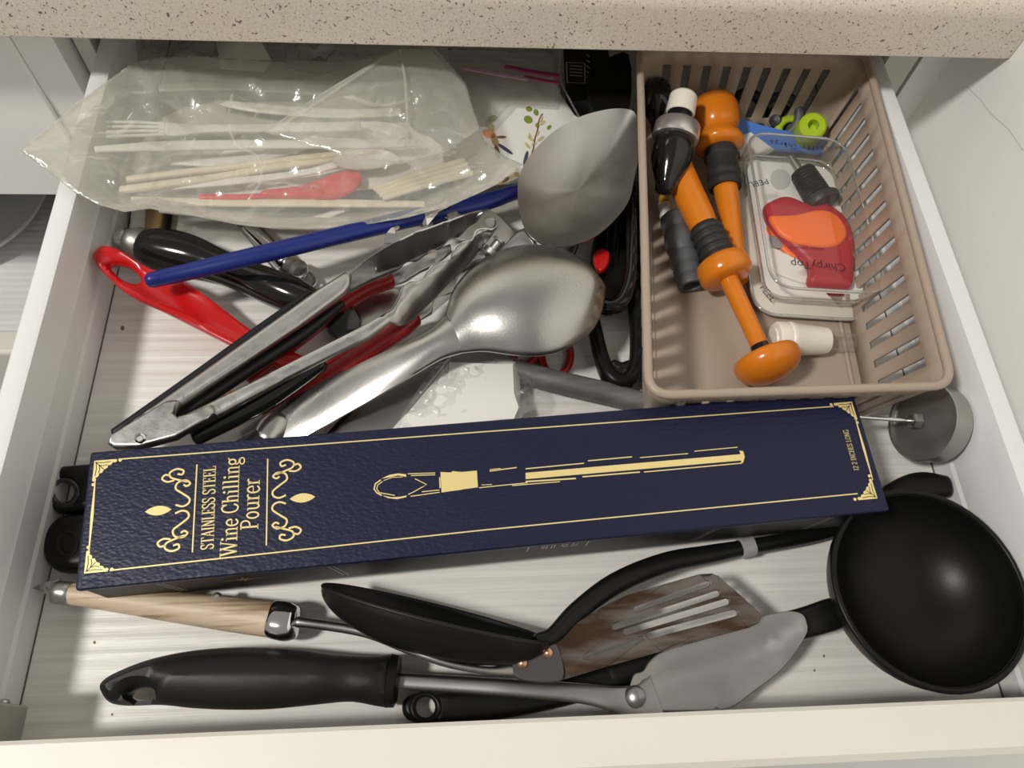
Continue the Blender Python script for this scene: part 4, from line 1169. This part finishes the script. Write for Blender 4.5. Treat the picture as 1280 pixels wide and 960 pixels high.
# --- orange stopper with cup head
A_, B_ = P(893, 138, 30), P(924, 352, 11)
ob = thing('bottle_stopper', 'orange lacquered stopper with big rounded cup head and ribbed black seal', 'stopper', P(905, 240, 5))
lathe('cup_head', A_, B_, [(-.06, 0), (-.06, 10), (-.045, 13), (0, 14.3), (.06, 14.2), (.11, 13), (.135, 11.5), (.15, 11.8), (.18, 13.6), (.205, 14.8), (.225, 14.2), (.24, 12), (.245, 8)], M['orange'], ob, 36, 50)
rib = [(.24, 9)]
for k in range(3):
    b0 = .26 + k * .055 + .06 * (k > 0)
    rib += [(b0, 9.6), (b0 + .012, 10.2), (b0 + .035, 10.0), (b0 + .045, 9.0)]
lathe('rubber_seal', A_, B_, rib + [(.47, 8.4)], M['rubber'], ob, 28)
lathe('taper', A_, B_, [(.46, 7.2), (.6, 6.6), (.85, 5.6), (1.0, 5.0)], M['orange'], ob, 24, 50)
# --- black stopper with steel ring and white cap
A_, B_ = P(855, 118, 50), P(832, 232, 34)
oc = thing('bottle_stopper', 'black bulb stopper with polished steel ring and white cap', 'stopper', P(842, 180, 5))
lathe('white_cap', A_, B_, [(0, 0), (0, 6.6), (.03, 8.0), (.20, 8.4), (.22, 7.6)], M['capwhite'], oc, 28)
lathe('neck', A_, B_, [(.2, 7.2), (.36, 7.4)], M['gloss'], oc, 24)
lathe('steel_ring', A_, B_, [(.34, 7), (.345, 12.6), (.36, 13.2), (.49, 13.4), (.505, 12.8), (.51, 7)], M['bright'], oc, 36)
lathe('bulb', A_, B_, [(.48, 9), (.52, 11), (.62, 11.8), (.74, 11.2), (.86, 9), (.97, 6.2), (1.06, 5.5), (1.1, 0)], M['gloss'], oc, 32, 60)
# --- black round stopper further back
A_, B_ = P(820, 98, 40), P(824, 170, 22)
tag(lathe('bottle_stopper', A_, B_, [(0, 0), (.02, 5), (.15, 8.5), (.35, 9.5), (.6, 8), (.8, 5), (1.0, 4.2), (1.0, 0)], M['gloss'], None, 28, 60), 'glossy plain black stopper in the back corner of the basket', 'stopper')
# --- grey ribbed rubber stopper
A_, B_ = P(842, 268, 17), P(865, 358, 12)
tag(lathe('bottle_stopper', A_, B_, [(0, 0), (0, 6), (.04, 8.2), (.16, 8.6), (.22, 7.2), (.27, 8.4), (.40, 9.4), (.50, 9.0), (.55, 8.0), (.60, 8.8), (.70, 8.9), (.74, 7.6), (.78, 8.4), (.86, 8.4), (.89, 7.2), (.93, 8.0), (1.0, 7.6), (1.0, 5.4), (.9, 4.6), (.9, 0)], M['grey'], None, 32, 30), 'grey ribbed rubber stopper lying beside the basket wall', 'stopper')
# --- amber tube under the black bulb
am = thing('amber_tube', 'thin amber tube with white label under the black bulb', 'tube', P(832, 258, 5))
lathe('tube', P(828, 232, 12), P(834, 290, 8), [(0, 3.2), (1, 3.2)], M['brass'], am, 18)
lathe('label', P(830, 255, 10.5), P(832, 272, 9.5), [(0, 3.4), (1, 3.4)], M['paper'], am, 18)
# --- dark rubber rings, green stopper
def torus(name, c, R, r, nrm, m, parent=None):
    q = Vector(nrm).to_track_quat('Z', 'Y')
    return tube(name, [(Vector(c) + q @ Vector((R * math.cos(t), R * math.sin(t), 0)), r, r * .8) for t in np.linspace(0, 2 * math.pi, 33)[:-1]], m, parent, n=12, closed=True, up=q @ Vector((0, 0, 1)))
tag(torus('rubber_ring', P(934, 140, 14), .0115, .0035, (0.1, -.5, .8), M['rubber']), 'dark rubber ring standing upright behind the orange cup head', 'rubber ring')
rw = thing('rubber_disc', 'dark grey rubber disc cap beside the green stopper', 'rubber ring', P(972, 148, 5))
torus('tyre', P(973, 146, 15), .0125, .0030, (-.45, -.5, .7), M['grey'], rw)
lathe('hub', P(976, 152, 9), P(966, 150, 18), [(0, 10.5), (.2, 10.5), (.25, 4), (.8, 3.6), (.85, 0)], M['rubber'], rw, 24)
gs = thing('green_stopper', 'lime green silicone stopper with a hole in its top', 'stopper', P(1010, 160, 5))
lathe('plug', P(1006, 172, 12), P(1017, 156, 30), [(0, 6), (.1, 8.5), (.5, 9), (.75, 8.8), (.95, 8.2), (1.0, 7.0), (1.0, 3.4), (.7, 3.0), (.7, 0)], M['lime'], gs, 28)
torus('flange', P(990, 164, 13), .0085, .0026, (-.1, -.3, .9), M['lime'], gs)

# --- blue card leaning behind the clear package
bc = thing('blue_card', 'shiny blue printed card with white corner behind the clear package', 'card', P(985, 172, 5))
slab('card', [(918, 148, 20), (950, 156, 20), (1000, 168, 18), (1050, 176, 16), (1054, 194, 9), (1000, 192, 9), (950, 186, 10), (920, 168, 14)], M['sky'], bc, T=.7, r=0, deg=2, curve=3)
slab('white_flap', [(922, 172, 15), (938, 166, 16), (968, 186, 12), (960, 194, 9), (925, 196, 10)], M['paper'], bc, T=.8, r=0)

# --- clear package with the bird pourer
def c8(x, y, z): return (920 + x / 3.84, 150 + y / 3.84, z)
pk = thing('clear_package', 'clear plastic package with red and orange bird shaped wine pourer inside', 'package', P(1010, 290, 5))
topc = [P(934, 163, 33), P(1056, 173, 33), P(1112, 366, 33), P(966, 357, 33)]
tc_ = sum(topc, Vector()) / 4
botc = [tc_ + (p - tc_) * 1.045 for p in topc]
order = [3, 2, 1, 0]
topc = [topc[i] for i in order]; botc = [Vector((botc[i].x, botc[i].y, 0)) for i in order]
def shell(name, loops, m, closed_top, thick, parent):
    n = len(loops[0]); vs = [v for l in loops for v in l]; fs = []
    for j in range(len(loops) - 1):
        for i in range(n):
            fs.append((j * n + i, j * n + (i + 1) % n, (j + 1) * n + (i + 1) % n, (j + 1) * n + i))
    if closed_top: fs.append(tuple(range((len(loops) - 1) * n, len(loops) * n)))
    o = mesh(name, vs, fs, m, parent, True, 40)
    return solid(o, thick) if thick else o
def shr(cs, k):
    c = sum(cs, Vector()) / 4
    return [c + (p - c) * k for p in cs]
lps = [rrect(botc, .015, .0075, 8), rrect(shr(botc, .985), .015, .010, 8), rrect(shr(topc, 1.01), .014, .029, 8), rrect(shr(topc, .985), .0135, .0322, 8), rrect(shr(topc, .95), .0125, .033, 8)]
cvr = shell('clear_cover', lps, M['clear'], True, 0, pk)
for l, r0 in ((rrect(shr(topc, 1.0), .014, .0318, 8), .00055), (rrect(botc, .015, .0085, 8), .0007), (rrect(shr(botc, .9), .012, .0168, 8), .00045)):
    W3('cover_edge', l, film('clear_edge_%d' % int(r0 * 1e5), (.75, .75, .75), .5, .98, .05, None, .3), r0 * 1.5, cvr, 1, True, 8)
base = shell('white_base', [rrect(shr(botc, .965), .0145, .0052, 8), rrect(shr(botc, 1.0), .015, .0075, 8), rrect(shr(botc, .9), .013, .0085, 8)], M['capwhite'], True, .0005, pk)
ins = [Vector((p.x, p.y, 0)) for p in shr(botc, .86)]
off = (topc[1] - topc[0]).normalized() * .001
ins = [p + off for p in ins]
mesh('white_insert', rrect(ins, .011, .0090, 8) + rrect(shr(ins, .99), .011, .0150, 8), [(i, (i + 1) % 36, 36 + (i + 1) % 36, 36 + i) for i in range(36)] + [tuple(range(36, 72))], M['paper'], pk)
def bird(pts, m, name, z, T, r, parent=pk, dome=0):
    return slab(name, [c8(x, y, z)[:2] for x, y in pts], m, parent, T=T, r=r, z=z, curve=4, topdome=dome)
bd = bird([(128, 428), (160, 400), (210, 380), (260, 384), (310, 405), (360, 420), (420, 412), (480, 445), (535, 505), (562, 600), (560, 700), (552, 800), (500, 812), (420, 806), (342, 790), (346, 720), (320, 680), (280, 640), (215, 580), (150, 500)], M['birdred'], 'bird_body', 18.5, 7, 3, dome=1.5)
bird([(158, 468), (220, 464), (290, 458), (380, 438), (450, 446), (505, 490), (530, 550), (500, 598), (440, 615), (370, 612), (290, 595), (220, 560), (180, 515)], M['birdorange'], 'orange_wing', 23, 2.6, 1.2, bd, .8)
bird([(145, 520), (165, 512), (215, 560), (262, 600), (300, 660), (270, 662), (225, 630), (180, 580)], M['birdorange'], 'orange_beak', 16.5, 3, 1.2, bd)
bird([(168, 616), (230, 640), (285, 662), (330, 715), (346, 785), (250, 760), (185, 730), (165, 690)], M['paper'], 'white_belly', 16, 2, .8, bd)
bird([(160, 560), (190, 562), (225, 600), (215, 615), (175, 605)], M['lgrey'], 'grey_eye', 17.6, 1.2, .5, bd)
pr = lathe('black_pourer', P(*c8(318, 250, 22)), P(*c8(428, 425, 20)), sum([[(k * .075, 6.4 + k * .12), (k * .075 + .045, 7.6 + k * .1), (k * .075 + .065, 6.6 + k * .1)] for k in range(9)], [(-.04, 5), (-.02, 6.8)]) + [(.72, 7.6), (.74, 10.5), (.80, 11.2), (.90, 10.6), (.93, 8), (.94, 0)], M['rubber'], pk, 28)
lathe('steel_spout', P(*c8(262, 178, 22)), P(*c8(312, 250, 22)), [(0, 1.2), (0, 2.3), (1, 2.4)], M['dsteel'], pr, 18)
for pts in ([(85, 480), (110, 468), (125, 490), (112, 520), (88, 510)], [(82, 548), (110, 530), (125, 555), (118, 580), (92, 575)]):
    bird(pts, M['peach'], 'peach_print', 8.7, .2, 0)
slab('grey_dimple', [c8(168 + 45 + 48 * math.cos(t), 285 + 50 * math.sin(t), 0)[:2] for t in np.linspace(0, 2 * math.pi, 21)[:-1]], mat('dimple_grey', (.55, .54, .52), .6), pk, T=.2, r=0, z=15.2)
def word(txt, a, b, z, size, name='black_lettering', flip=1):
    A1, B1 = P(*c8(a[0], a[1], z)), P(*c8(b[0], b[1], z))
    u = (B1 - A1); wd = u.length
    v = Vector((0, 0, 1)).cross(u)
    return letters(name, txt, A1, u, v, size, M['ink'], pk, wd)
word('ChirpyTop', (522, 692), (262, 672), 33.8, .0072)
word('wine pourer', (420, 612), (248, 604), 33.8, .0036)
word('PEEL', (112, 806), (170, 876), 14.5, .0062)
word('PEEL', (146, 282), (58, 300), 33.8, .0056)
for ch, x, y in zip('It Really Chirps', np.linspace(508, 178, 16), [118, 121, 124, 126, 127, 127, 126, 124, 122, 119, 116, 112, 108, 104, 100, 97]):
    if ch != ' ':
        word(ch, (x, y), (x - (14 if ch not in 'ItlI' else 5), y - 1.2), 31.5, .0058)
slab('hang_tab', [c8(430, 830, 0)[:2], c8(545, 835, 0)[:2], c8(550, 880, 0)[:2], c8(515, 850, 0)[:2], c8(490, 888, 0)[:2]], M['chrome'], pk, T=.6, r=.2, z=15)

# --- white cap with clear tube
wc = thing('white_pourer_cap', 'ivory plastic pourer cap with short clear tube near the basket front', 'pourer', P(1000, 425, 5))
A_, B_ = P(968, 424, 14), P(1066, 427, 12)
lathe('cap', A_, B_, [(-.03, 0), (-.03, 6), (-.01, 6.6), (.0, 8.8), (.02, 9.6), (.12, 9.8), (.15, 9.4), (.17, 9.9), (.22, 9.8), (.25, 9.0), (.60, 7.6), (.66, 7.2), (.66, 0)], M['capwhite'], wc, 32, 30)
lathe('clear_tube', A_, B_, [(.64, 5.2), (.80, 5.0), (.95, 4.6), (1.0, 4.4), (1.0, 3.4)], M['clear'], wc, 24)

# ================================================================== THE ROUND TIN
fc = P(1151, 526, 26)
ax = Vector((-.94, .04, .33)).normalized()
can = thing('round_tin', 'round steel tin lid with rod and nut leaning in the right corner', 'tin', (fc.x + .01, fc.y, 0))
R0 = fc; R1_ = fc - ax * .0122
lathe('tin_body', R1_, R0, [(0, 0), (0, 18.8), (.05, 19.6), (.85, 19.6), (.88, 20.3), (.95, 20.4), (1.0, 20.0), (1.0, 18.6), (.86, 18.2), (.86, 0)], M['dsteel'], can, 48)
torus('bright_rim', fc - ax * .0006, .0195, .0007, ax, M['chrome'], can)
rod_end = P(1060, 520, 28)
lathe('rod', fc - ax * .004, rod_end, [(0, 1.1), (1, 1.1)], M['chrome'], can, 14)
q = (rod_end - fc).normalized()
lathe('hex_nut', fc + q * .0002, fc + q * .0055, [(0, 3.2), (.1, 3.9), (.9, 3.9), (1, 3.2)], M['worn'], can, 6, 20)

# ================================================================== BACK OF THE DRAWER
# clear bag with disposable cutlery
BO = [(30, 196, 58), (60, 160, 59), (96, 121, 60), (130, 98, 59), (167, 80, 56), (240, 75, 50), (330, 71, 50), (440, 69, 50), (500, 60, 52), (540, 61, 52), (562, 82, 50), (582, 104, 48), (597, 150, 46), (606, 172, 45), (630, 196, 44), (652, 211, 44), (628, 228, 43), (600, 240, 42), (560, 254, 40), (510, 266, 38), (440, 280, 34), (350, 291, 30), (290, 287, 30), (240, 279, 32), (190, 266, 40), (150, 256, 53), (118, 246, 57), (88, 233, 58), (55, 210, 58)]
def bagtop(x, y, d):
    p = Vector((x * 38, y * 60, 2.0))
    rdg = 1 - abs(noise.noise(p)) * 2
    rdg2 = 1 - abs(noise.noise(Vector((x * 95 + 3, y * 60, 5)))) * 2
    fine = noise.noise(Vector((x * 160, y * 160, 1)))
    amp = min(1.0, d * 4)
    return amp * (.0075 * math.sin(d * math.pi / 2) + .0030 * rdg + .0016 * rdg2 + .0006 * fine)
bg_o = thing('plastic_bag', 'clear crinkled plastic bag full of disposable cutlery hanging over the drawer side', 'bag', P(340, 180, 0))
slab('bag_film', BO, M['bag'], bg_o, T=.1, r=0, deg=2, grid=2.6, step=2.6, zadd=bagtop, angle=0)
def under(x, y, d): return -.0005 if x < -.180 else -.012 * min(1, d * 2.5) + .002 * noise.noise(Vector((x * 60, y * 60, 7)))
slab('bag_film', BO, M['bag'], bg_o, T=.1, r=0, deg=2, grid=6, step=5, zadd=under, angle=0)
# folded flap of the bag and its seams
slab('bag_flap', [(330, 165, 62), (400, 118, 64), (470, 76, 64), (500, 60, 62), (540, 61, 61), (580, 104, 58), (600, 160, 56), (560, 190, 57), (500, 205, 60), (430, 195, 62)], M['bag'], bg_o, T=.1, r=0, deg=2, grid=3, step=3, zadd=lambda x, y, d: .002 * (1 - 2 * abs(noise.noise(Vector((x * 70, y * 70, 9))))) * min(1, d * 3), angle=0)
for q in ([(500, 62, 64), (506, 100, 66), (509, 150, 65), (508, 178, 63)], [(290, 118, 62), (286, 150, 64), (295, 180, 65), (322, 196, 65), (326, 225, 62), (310, 250, 58)], [(480, 72, 65), (420, 112, 66), (350, 158, 65)]):
    S('bag_crease', [(x, y, z + 1, 3.0, .5) for x, y, z in q], M['bag'], bg_o, n=6)
# what is in the bag
GC = 'disposable cutlery in the clear bag'
ZOFF = -9.0
def bar(name, pts, m, label, cat, T=2.2):
    return tag(S(name, [(x, y, z, wd, T) for x, y, z, wd in pts], m, None, power=3), label, cat, GC)
fk = thing('plastic_fork', 'white plastic fork with tines toward the drawer side in the bag', 'fork', P(300, 165, 30), GC)
for k in range(4):
    S('tine', [(134, 153 + k * 6, 58, 3.5, 1.8), (170, 153 + k * 5.5, 53, 4.5, 2), (205, 155 + k * 4.5, 49, 5, 2)], M['cutlery'], fk)
S('handle', [(200, 161, 49, 24, 2), (225, 162, 47, 20, 2), (260, 161, 45, 13, 2.5), (350, 160, 43, 14, 2.5), (450, 158, 43, 16, 2.5)], M['cutlery'], fk, power=3)
bar('plastic_knife', [(120, 187, 61, 9), (200, 183, 52, 15), (300, 181, 46, 15), (330, 181, 46, 13), (470, 180, 45, 13), (520, 179, 45, 11)], M['cutlery'], 'long white plastic knife lying across the middle of the bag', 'knife', 2.5)
bar('plastic_knife', [(270, 128, 42, 8), (330, 136, 43, 15), (420, 142, 43, 15), (500, 140, 43, 12)], M['cutlery'], 'white plastic knife at the counter side of the bag', 'knife')
s1 = thing('plastic_spoon', 'white plastic spoon with bowl toward the napkins in the bag', 'spoon', P(420, 195, 30), GC)
bowlpx('bowl', [(415, 202, 44), (430, 192, 44), (460, 187, 44), (485, 190, 44), (500, 200, 44), (485, 208, 44), (455, 212, 44), (430, 210, 44)], M['cutlery'], s1, 4, T=1, curve=4, rings=6)
S('handle', [(420, 206, 43, 11, 2), (380, 216, 42, 10, 2), (300, 226, 41, 11, 2), (215, 232, 41, 13, 2)], M['cutlery'], s1, power=3)
s2 = thing('plastic_spoon', 'white plastic spoon with rounded bowl at the counter side of the bag', 'spoon', P(350, 120, 30), GC)
bowlpx('bowl', [(440, 120, 42), (455, 108, 42), (485, 103, 42), (510, 110, 42), (515, 122, 42), (490, 132, 42), (460, 132, 42)], M['cutlery'], s2, 4, T=1, curve=4, rings=6)
S('handle', [(445, 121, 41, 10, 2), (380, 114, 41, 9, 2), (280, 108, 41, 11, 2), (200, 110, 42, 12, 2)], M['cutlery'], s2, power=3)
bar('wooden_chopstick', [(160, 225, 43, 9), (250, 214, 43, 9), (400, 196, 43, 8), (480, 190, 42, 7)], M['cream'], 'pale wrapped chopstick in the bag beside the red spoon', 'chopstick', 4)
bar('wooden_chopstick', [(152, 238, 45, 10), (260, 224, 42, 10), (330, 212, 42, 9), (420, 200, 41, 8)], M['cream'], 'pale wrapped chopstick in the bag nearest the drawer side', 'chopstick', 4)
bar('plastic_knife', [(165, 250, 43, 9), (250, 253, 37, 12), (400, 254, 36, 12), (530, 256, 37, 10)], M['cream'], 'cream plastic knife along the front edge of the bag', 'knife', 2.4)
s4 = thing('plastic_spoon', 'broad white plastic spoon in the middle of the bag under the knife', 'spoon', P(300, 200, 28), GC)
S('handle', [(215, 200, 38, 16, 2.4), (300, 201, 38, 18, 2.4), (390, 178, 38, 16, 2.4)], M['cutlery'], s4, power=3)
bowlpx('bowl', [(385, 178, 38), (410, 160, 38), (450, 152, 38), (495, 156, 38), (510, 168, 38), (480, 182, 38), (430, 190, 38)], M['cutlery'], s4, 5, T=1, curve=4, rings=6)
nw = slab('paper_napkin', [(150, 210, 31), (205, 150, 31), (270, 130, 31), (420, 128, 32), (520, 150, 32), (560, 190, 33), (540, 225, 33), (440, 240, 31), (250, 250, 30), (165, 240, 31)], M['paper'], None, T=5, r=2, deg=1, curve=2, grid=8, zadd=lambda x, y, d: .0015 * noise.noise(Vector((x * 50, y * 90, 3))))
tag(nw, 'white folded paper napkin underneath the cutlery inside the bag', 'napkin')
s3 = thing('plastic_spoon', 'red plastic spoon showing through the clear bag', 'spoon', P(380, 238, 28), GC)
slab('bowl', [(330, 240, 38), (362, 236, 38), (390, 230, 38), (418, 219, 38), (440, 214, 38), (452, 219, 38), (451, 231, 38), (438, 242, 38), (415, 249, 38), (376, 248, 38), (330, 247, 38)], M['redspoon'], s3, T=2, r=.8, curve=4, deg=1, topdome=1.5)
S('handle', [(340, 244, 38, 8, 2), (300, 246, 38, 8, 2), (250, 246, 38, 8, 2)], M['redspoon'], s3)
st3 = thing('straw_pack', 'cream wrapped bundle of straws at the pointed end of the bag', 'straws', P(535, 220, 28), GC)
for k in range(4):
    S('straw', [(468 + k * 4, 236 + k * 4, 40, 7, 3), (530 + k * 3, 215 + k * 5, 40, 8, 3), (596 + k, 196 + k * 6, 40, 9, 3)], M['cream'], st3)
bar('plastic_spoon', [(200, 262, 33, 9), (290, 272, 27, 9), (380, 276, 27, 9), (430, 262, 30, 8)], M['cutlery'], 'white curved plastic handle at the lowest edge of the bag', 'cutlery')

ZOFF = 0.0
# printed napkins and zip bag behind
np_ = thing('printed_napkins', 'white paper napkins printed with leafy sprigs and a bird', 'napkins', P(660, 160, 0))
pp = slab('napkin_stack', [(566, 235, 19), (560, 130, 19), (590, 84, 19), (690, 92, 19), (700, 118, 19), (727, 158, 19), (690, 225, 19)], M['paper'], np_, T=12, r=2, deg=1, grid=10)
def pr_(pts, m, name, z=25.3):
    return slab(name, [(x, y, z) for x, y in pts], m, pp, T=.2, r=0, curve=3)
def c33(x, y): return (580 + x / 4.8, 40 + y / 4.8)
stem = [c33(*p) for p in ((350, 830), (390, 770), (415, 700), (425, 640), (440, 590), (450, 530), (470, 490))]
S('print_stem', [(x, y, 25.3, 1.8, .3) for x, y in stem], M['twig'], pp)
def leaf(cx_, cy_, L, wd, a, m, nm='print_leaf'):
    q = []
    for t in np.linspace(0, 2 * math.pi, 13)[:-1]:
        x, y = L * math.cos(t), wd * math.sin(t)
        q.append((cx_ + x * math.cos(a) - y * math.sin(a), cy_ + x * math.sin(a) + y * math.cos(a)))
    pr_(q, m, nm)
for x, y, L, wd, a in ((385, 525, 5.5, 4.5, .5), (432, 482, 4, 3, 1.2), (390, 462, 4, 3, .2), (440, 560, 3, 2.4, 1.2), (510, 572, 3.4, 2, -.8)):
    leaf(*c33(x, y), L, wd, a, M['leafgreen'])
for x, y, L, wd, a in ((460, 520, 4, 2.2, -1.2), (470, 545, 4, 2, -.8), (400, 640, 4.5, 1.8, .6), (460, 640, 5, 1.8, -.6), (380, 680, 4.5, 1.8, .9), (440, 610, 4, 1.6, -.9), (420, 670, 4, 1.5, -.5), (395, 620, 3, 1.5, 1.2)):
    leaf(*c33(x, y), L, wd, a, M['leafpale'])
for x, y, L, wd, a, m in ((155, 560, 8, 4, .9, 'leafpale'), (150, 610, 9, 5, .3, 'peach'), (185, 650, 9, 4, 1.2, 'tan'), (200, 720, 9, 3, 1.3, 'twig'), (245, 700, 12, 2, .6, 'slate'), (225, 630, 6, 1.6, 0, 'twig'), (170, 520, 6, 4, -.4, 'leafgreen'), (370, 760, 10, 2.2, 1.8, 'slate'), (215, 905, 5, 2.5, -.3, 'tan'), (250, 885, 5, 3, -.6, 'twig'), (285, 870, 5, 2.5, -.4, 'leafpale'), (315, 855, 3.5, 3, 0, 'tan')):
    leaf(*c33(x, y), L, wd, a, M[m], 'print_mark')
zb = thing('zip_bag', 'clear zip bag with purple zip strip lying over the printed napkins', 'bag', P(640, 100, 0))
slab('bag_film', [(560, 60, 36), (690, 64, 36), (697, 112, 30), (694, 132, 30), (640, 128, 31), (610, 160, 31), (572, 155, 33)], M['bag2'], zb, T=.1, r=0, deg=2, grid=3, step=3, zadd=crump(2, 60, 4), angle=0)
S('zip_strip', [(632, 83, 41, 5, 1.4), (665, 90, 41, 7, 1.4), (698, 95, 41, 8, 1.4)], M['purple'], zb, power=3)
S('zip_strip', [(655, 96, 40.5, 4, 1.4), (675, 100, 40.5, 5, 1.4), (699, 104, 40, 5, 1.4)], M['purple'], zb, power=3)
S('zip_strip', [(576, 84, 40.5, 7, 1), (610, 90, 40.5, 8, 1), (660, 99, 40.3, 6, 1)], M['mauve'], zb, power=3)
S('bag_edge', [(700, 66, 42, 2.5, .6), (700, 98, 40, 2.5, .6), (714, 128, 36, 2.5, .6), (726, 150, 35, 2.5, .6)], M['bag2'], zb)
# dark packets in the far corner
dp = thing('black_packet', 'black printed packet in the dark beside the basket', 'packet', P(740, 90, 0))
slab('packet', [(704, 60, 20), (760, 62, 20), (766, 128, 20), (740, 140, 20), (708, 130, 20)], M['ink'], dp, T=16, r=2, deg=0)
L = []
for k in range(4):
    L.append(([P(712, 82 + k * 4, 28.6), P(728, 83 + k * 4, 28.6)], .0006))
for k in range(6):
    L.append(([P(733, 68 + k * 7, 28.6), P(737, 71 + k * 7, 28.6)], .0008))
L.append(([P(708, 78, 28.6), P(731, 79, 28.6), P(731, 104, 28.6), P(709, 103, 28.6), P(708, 78, 28.6)], .0006))
ribbon('packet_print', L, Vector((0, 0, 1)), M['silver'], dp)
bs = thing('black_spatula', 'black nylon spatula head in the dark between napkins and basket', 'spatula', P(770, 110, 0))
slab('head', [(734, 95, 34), (758, 75, 34), (786, 70, 34), (788, 130, 34), (772, 150, 33), (740, 142, 33)], M['black'], bs, T=3, r=1, curve=3, deg=1)
S('handle', [(770, 140, 31, 20, 6), (772, 200, 24, 20, 6), (770, 260, 16, 20, 6), (764, 330, 10, 20, 6)], M['black'], bs)
# crumpled bags behind the big bag
cb = thing('crumpled_bag', 'crumpled clear plastic bag in the shade under the counter', 'bag', P(220, 60, 0))
slab('bag_film', [(150, 40, 30), (190, 30, 32), (270, 35, 32), (276, 76, 30), (230, 92, 28), (180, 90, 28)], M['wrap'], cb, T=.2, r=0, deg=1, grid=2.4, step=2.4, zadd=crump(7, 90, 2), angle=0)
fs_ = thing('folded_sheet', 'pale folded plastic sheet behind the cutlery bag', 'sheet', P(310, 60, 0))
slab('sheet', [(268, 38, 36), (318, 38, 36), (340, 76, 33), (330, 90, 32), (276, 86, 32)], M['paper'], fs_, T=1, r=.3, deg=1)
cb2 = thing('crumpled_bag', 'crumpled clear bag peeking out behind the folded sheet', 'bag', P(390, 60, 0))
slab('bag_film', [(355, 40, 40), (440, 40, 40), (450, 80, 36), (400, 95, 34), (356, 84, 36)], M['wrap'], cb2, T=.2, r=0, deg=1, grid=2.4, step=2.4, zadd=crump(7, 90, 8), angle=0)
tag(W3('white_string', [P(151, 45, 34), P(156, 62, 32), P(158, 80, 30), P(161, 98, 28), P(170, 120, 20)], M['cutlery'], .0007), 'thin white string hanging on the drawer side under the counter', 'string')
# wooden sticks under the bag
tag(S('wooden_stick', [(196, 240, 4, 20, 5), (194, 275, 3.5, 20, 5), (190, 292, 3.5, 18, 5)], M['tan'], None, power=3), 'flat tan wooden stick under the bag by the black handle', 'stick')
tag(S('white_stick', [(176, 240, 4, 18, 5), (173, 280, 3.5, 18, 5), (170, 305, 3.5, 16, 5)], M['cutlery'], None, power=3), 'flat white plastic stick beside the tan wooden stick', 'stick')
tag(S('dark_stick', [(212, 240, 4, 7, 4), (211, 275, 3.5, 7, 4), (208, 290, 3.5, 6, 4)], M['soft'], None), 'thin black stick on the other side of the tan wooden stick', 'stick')
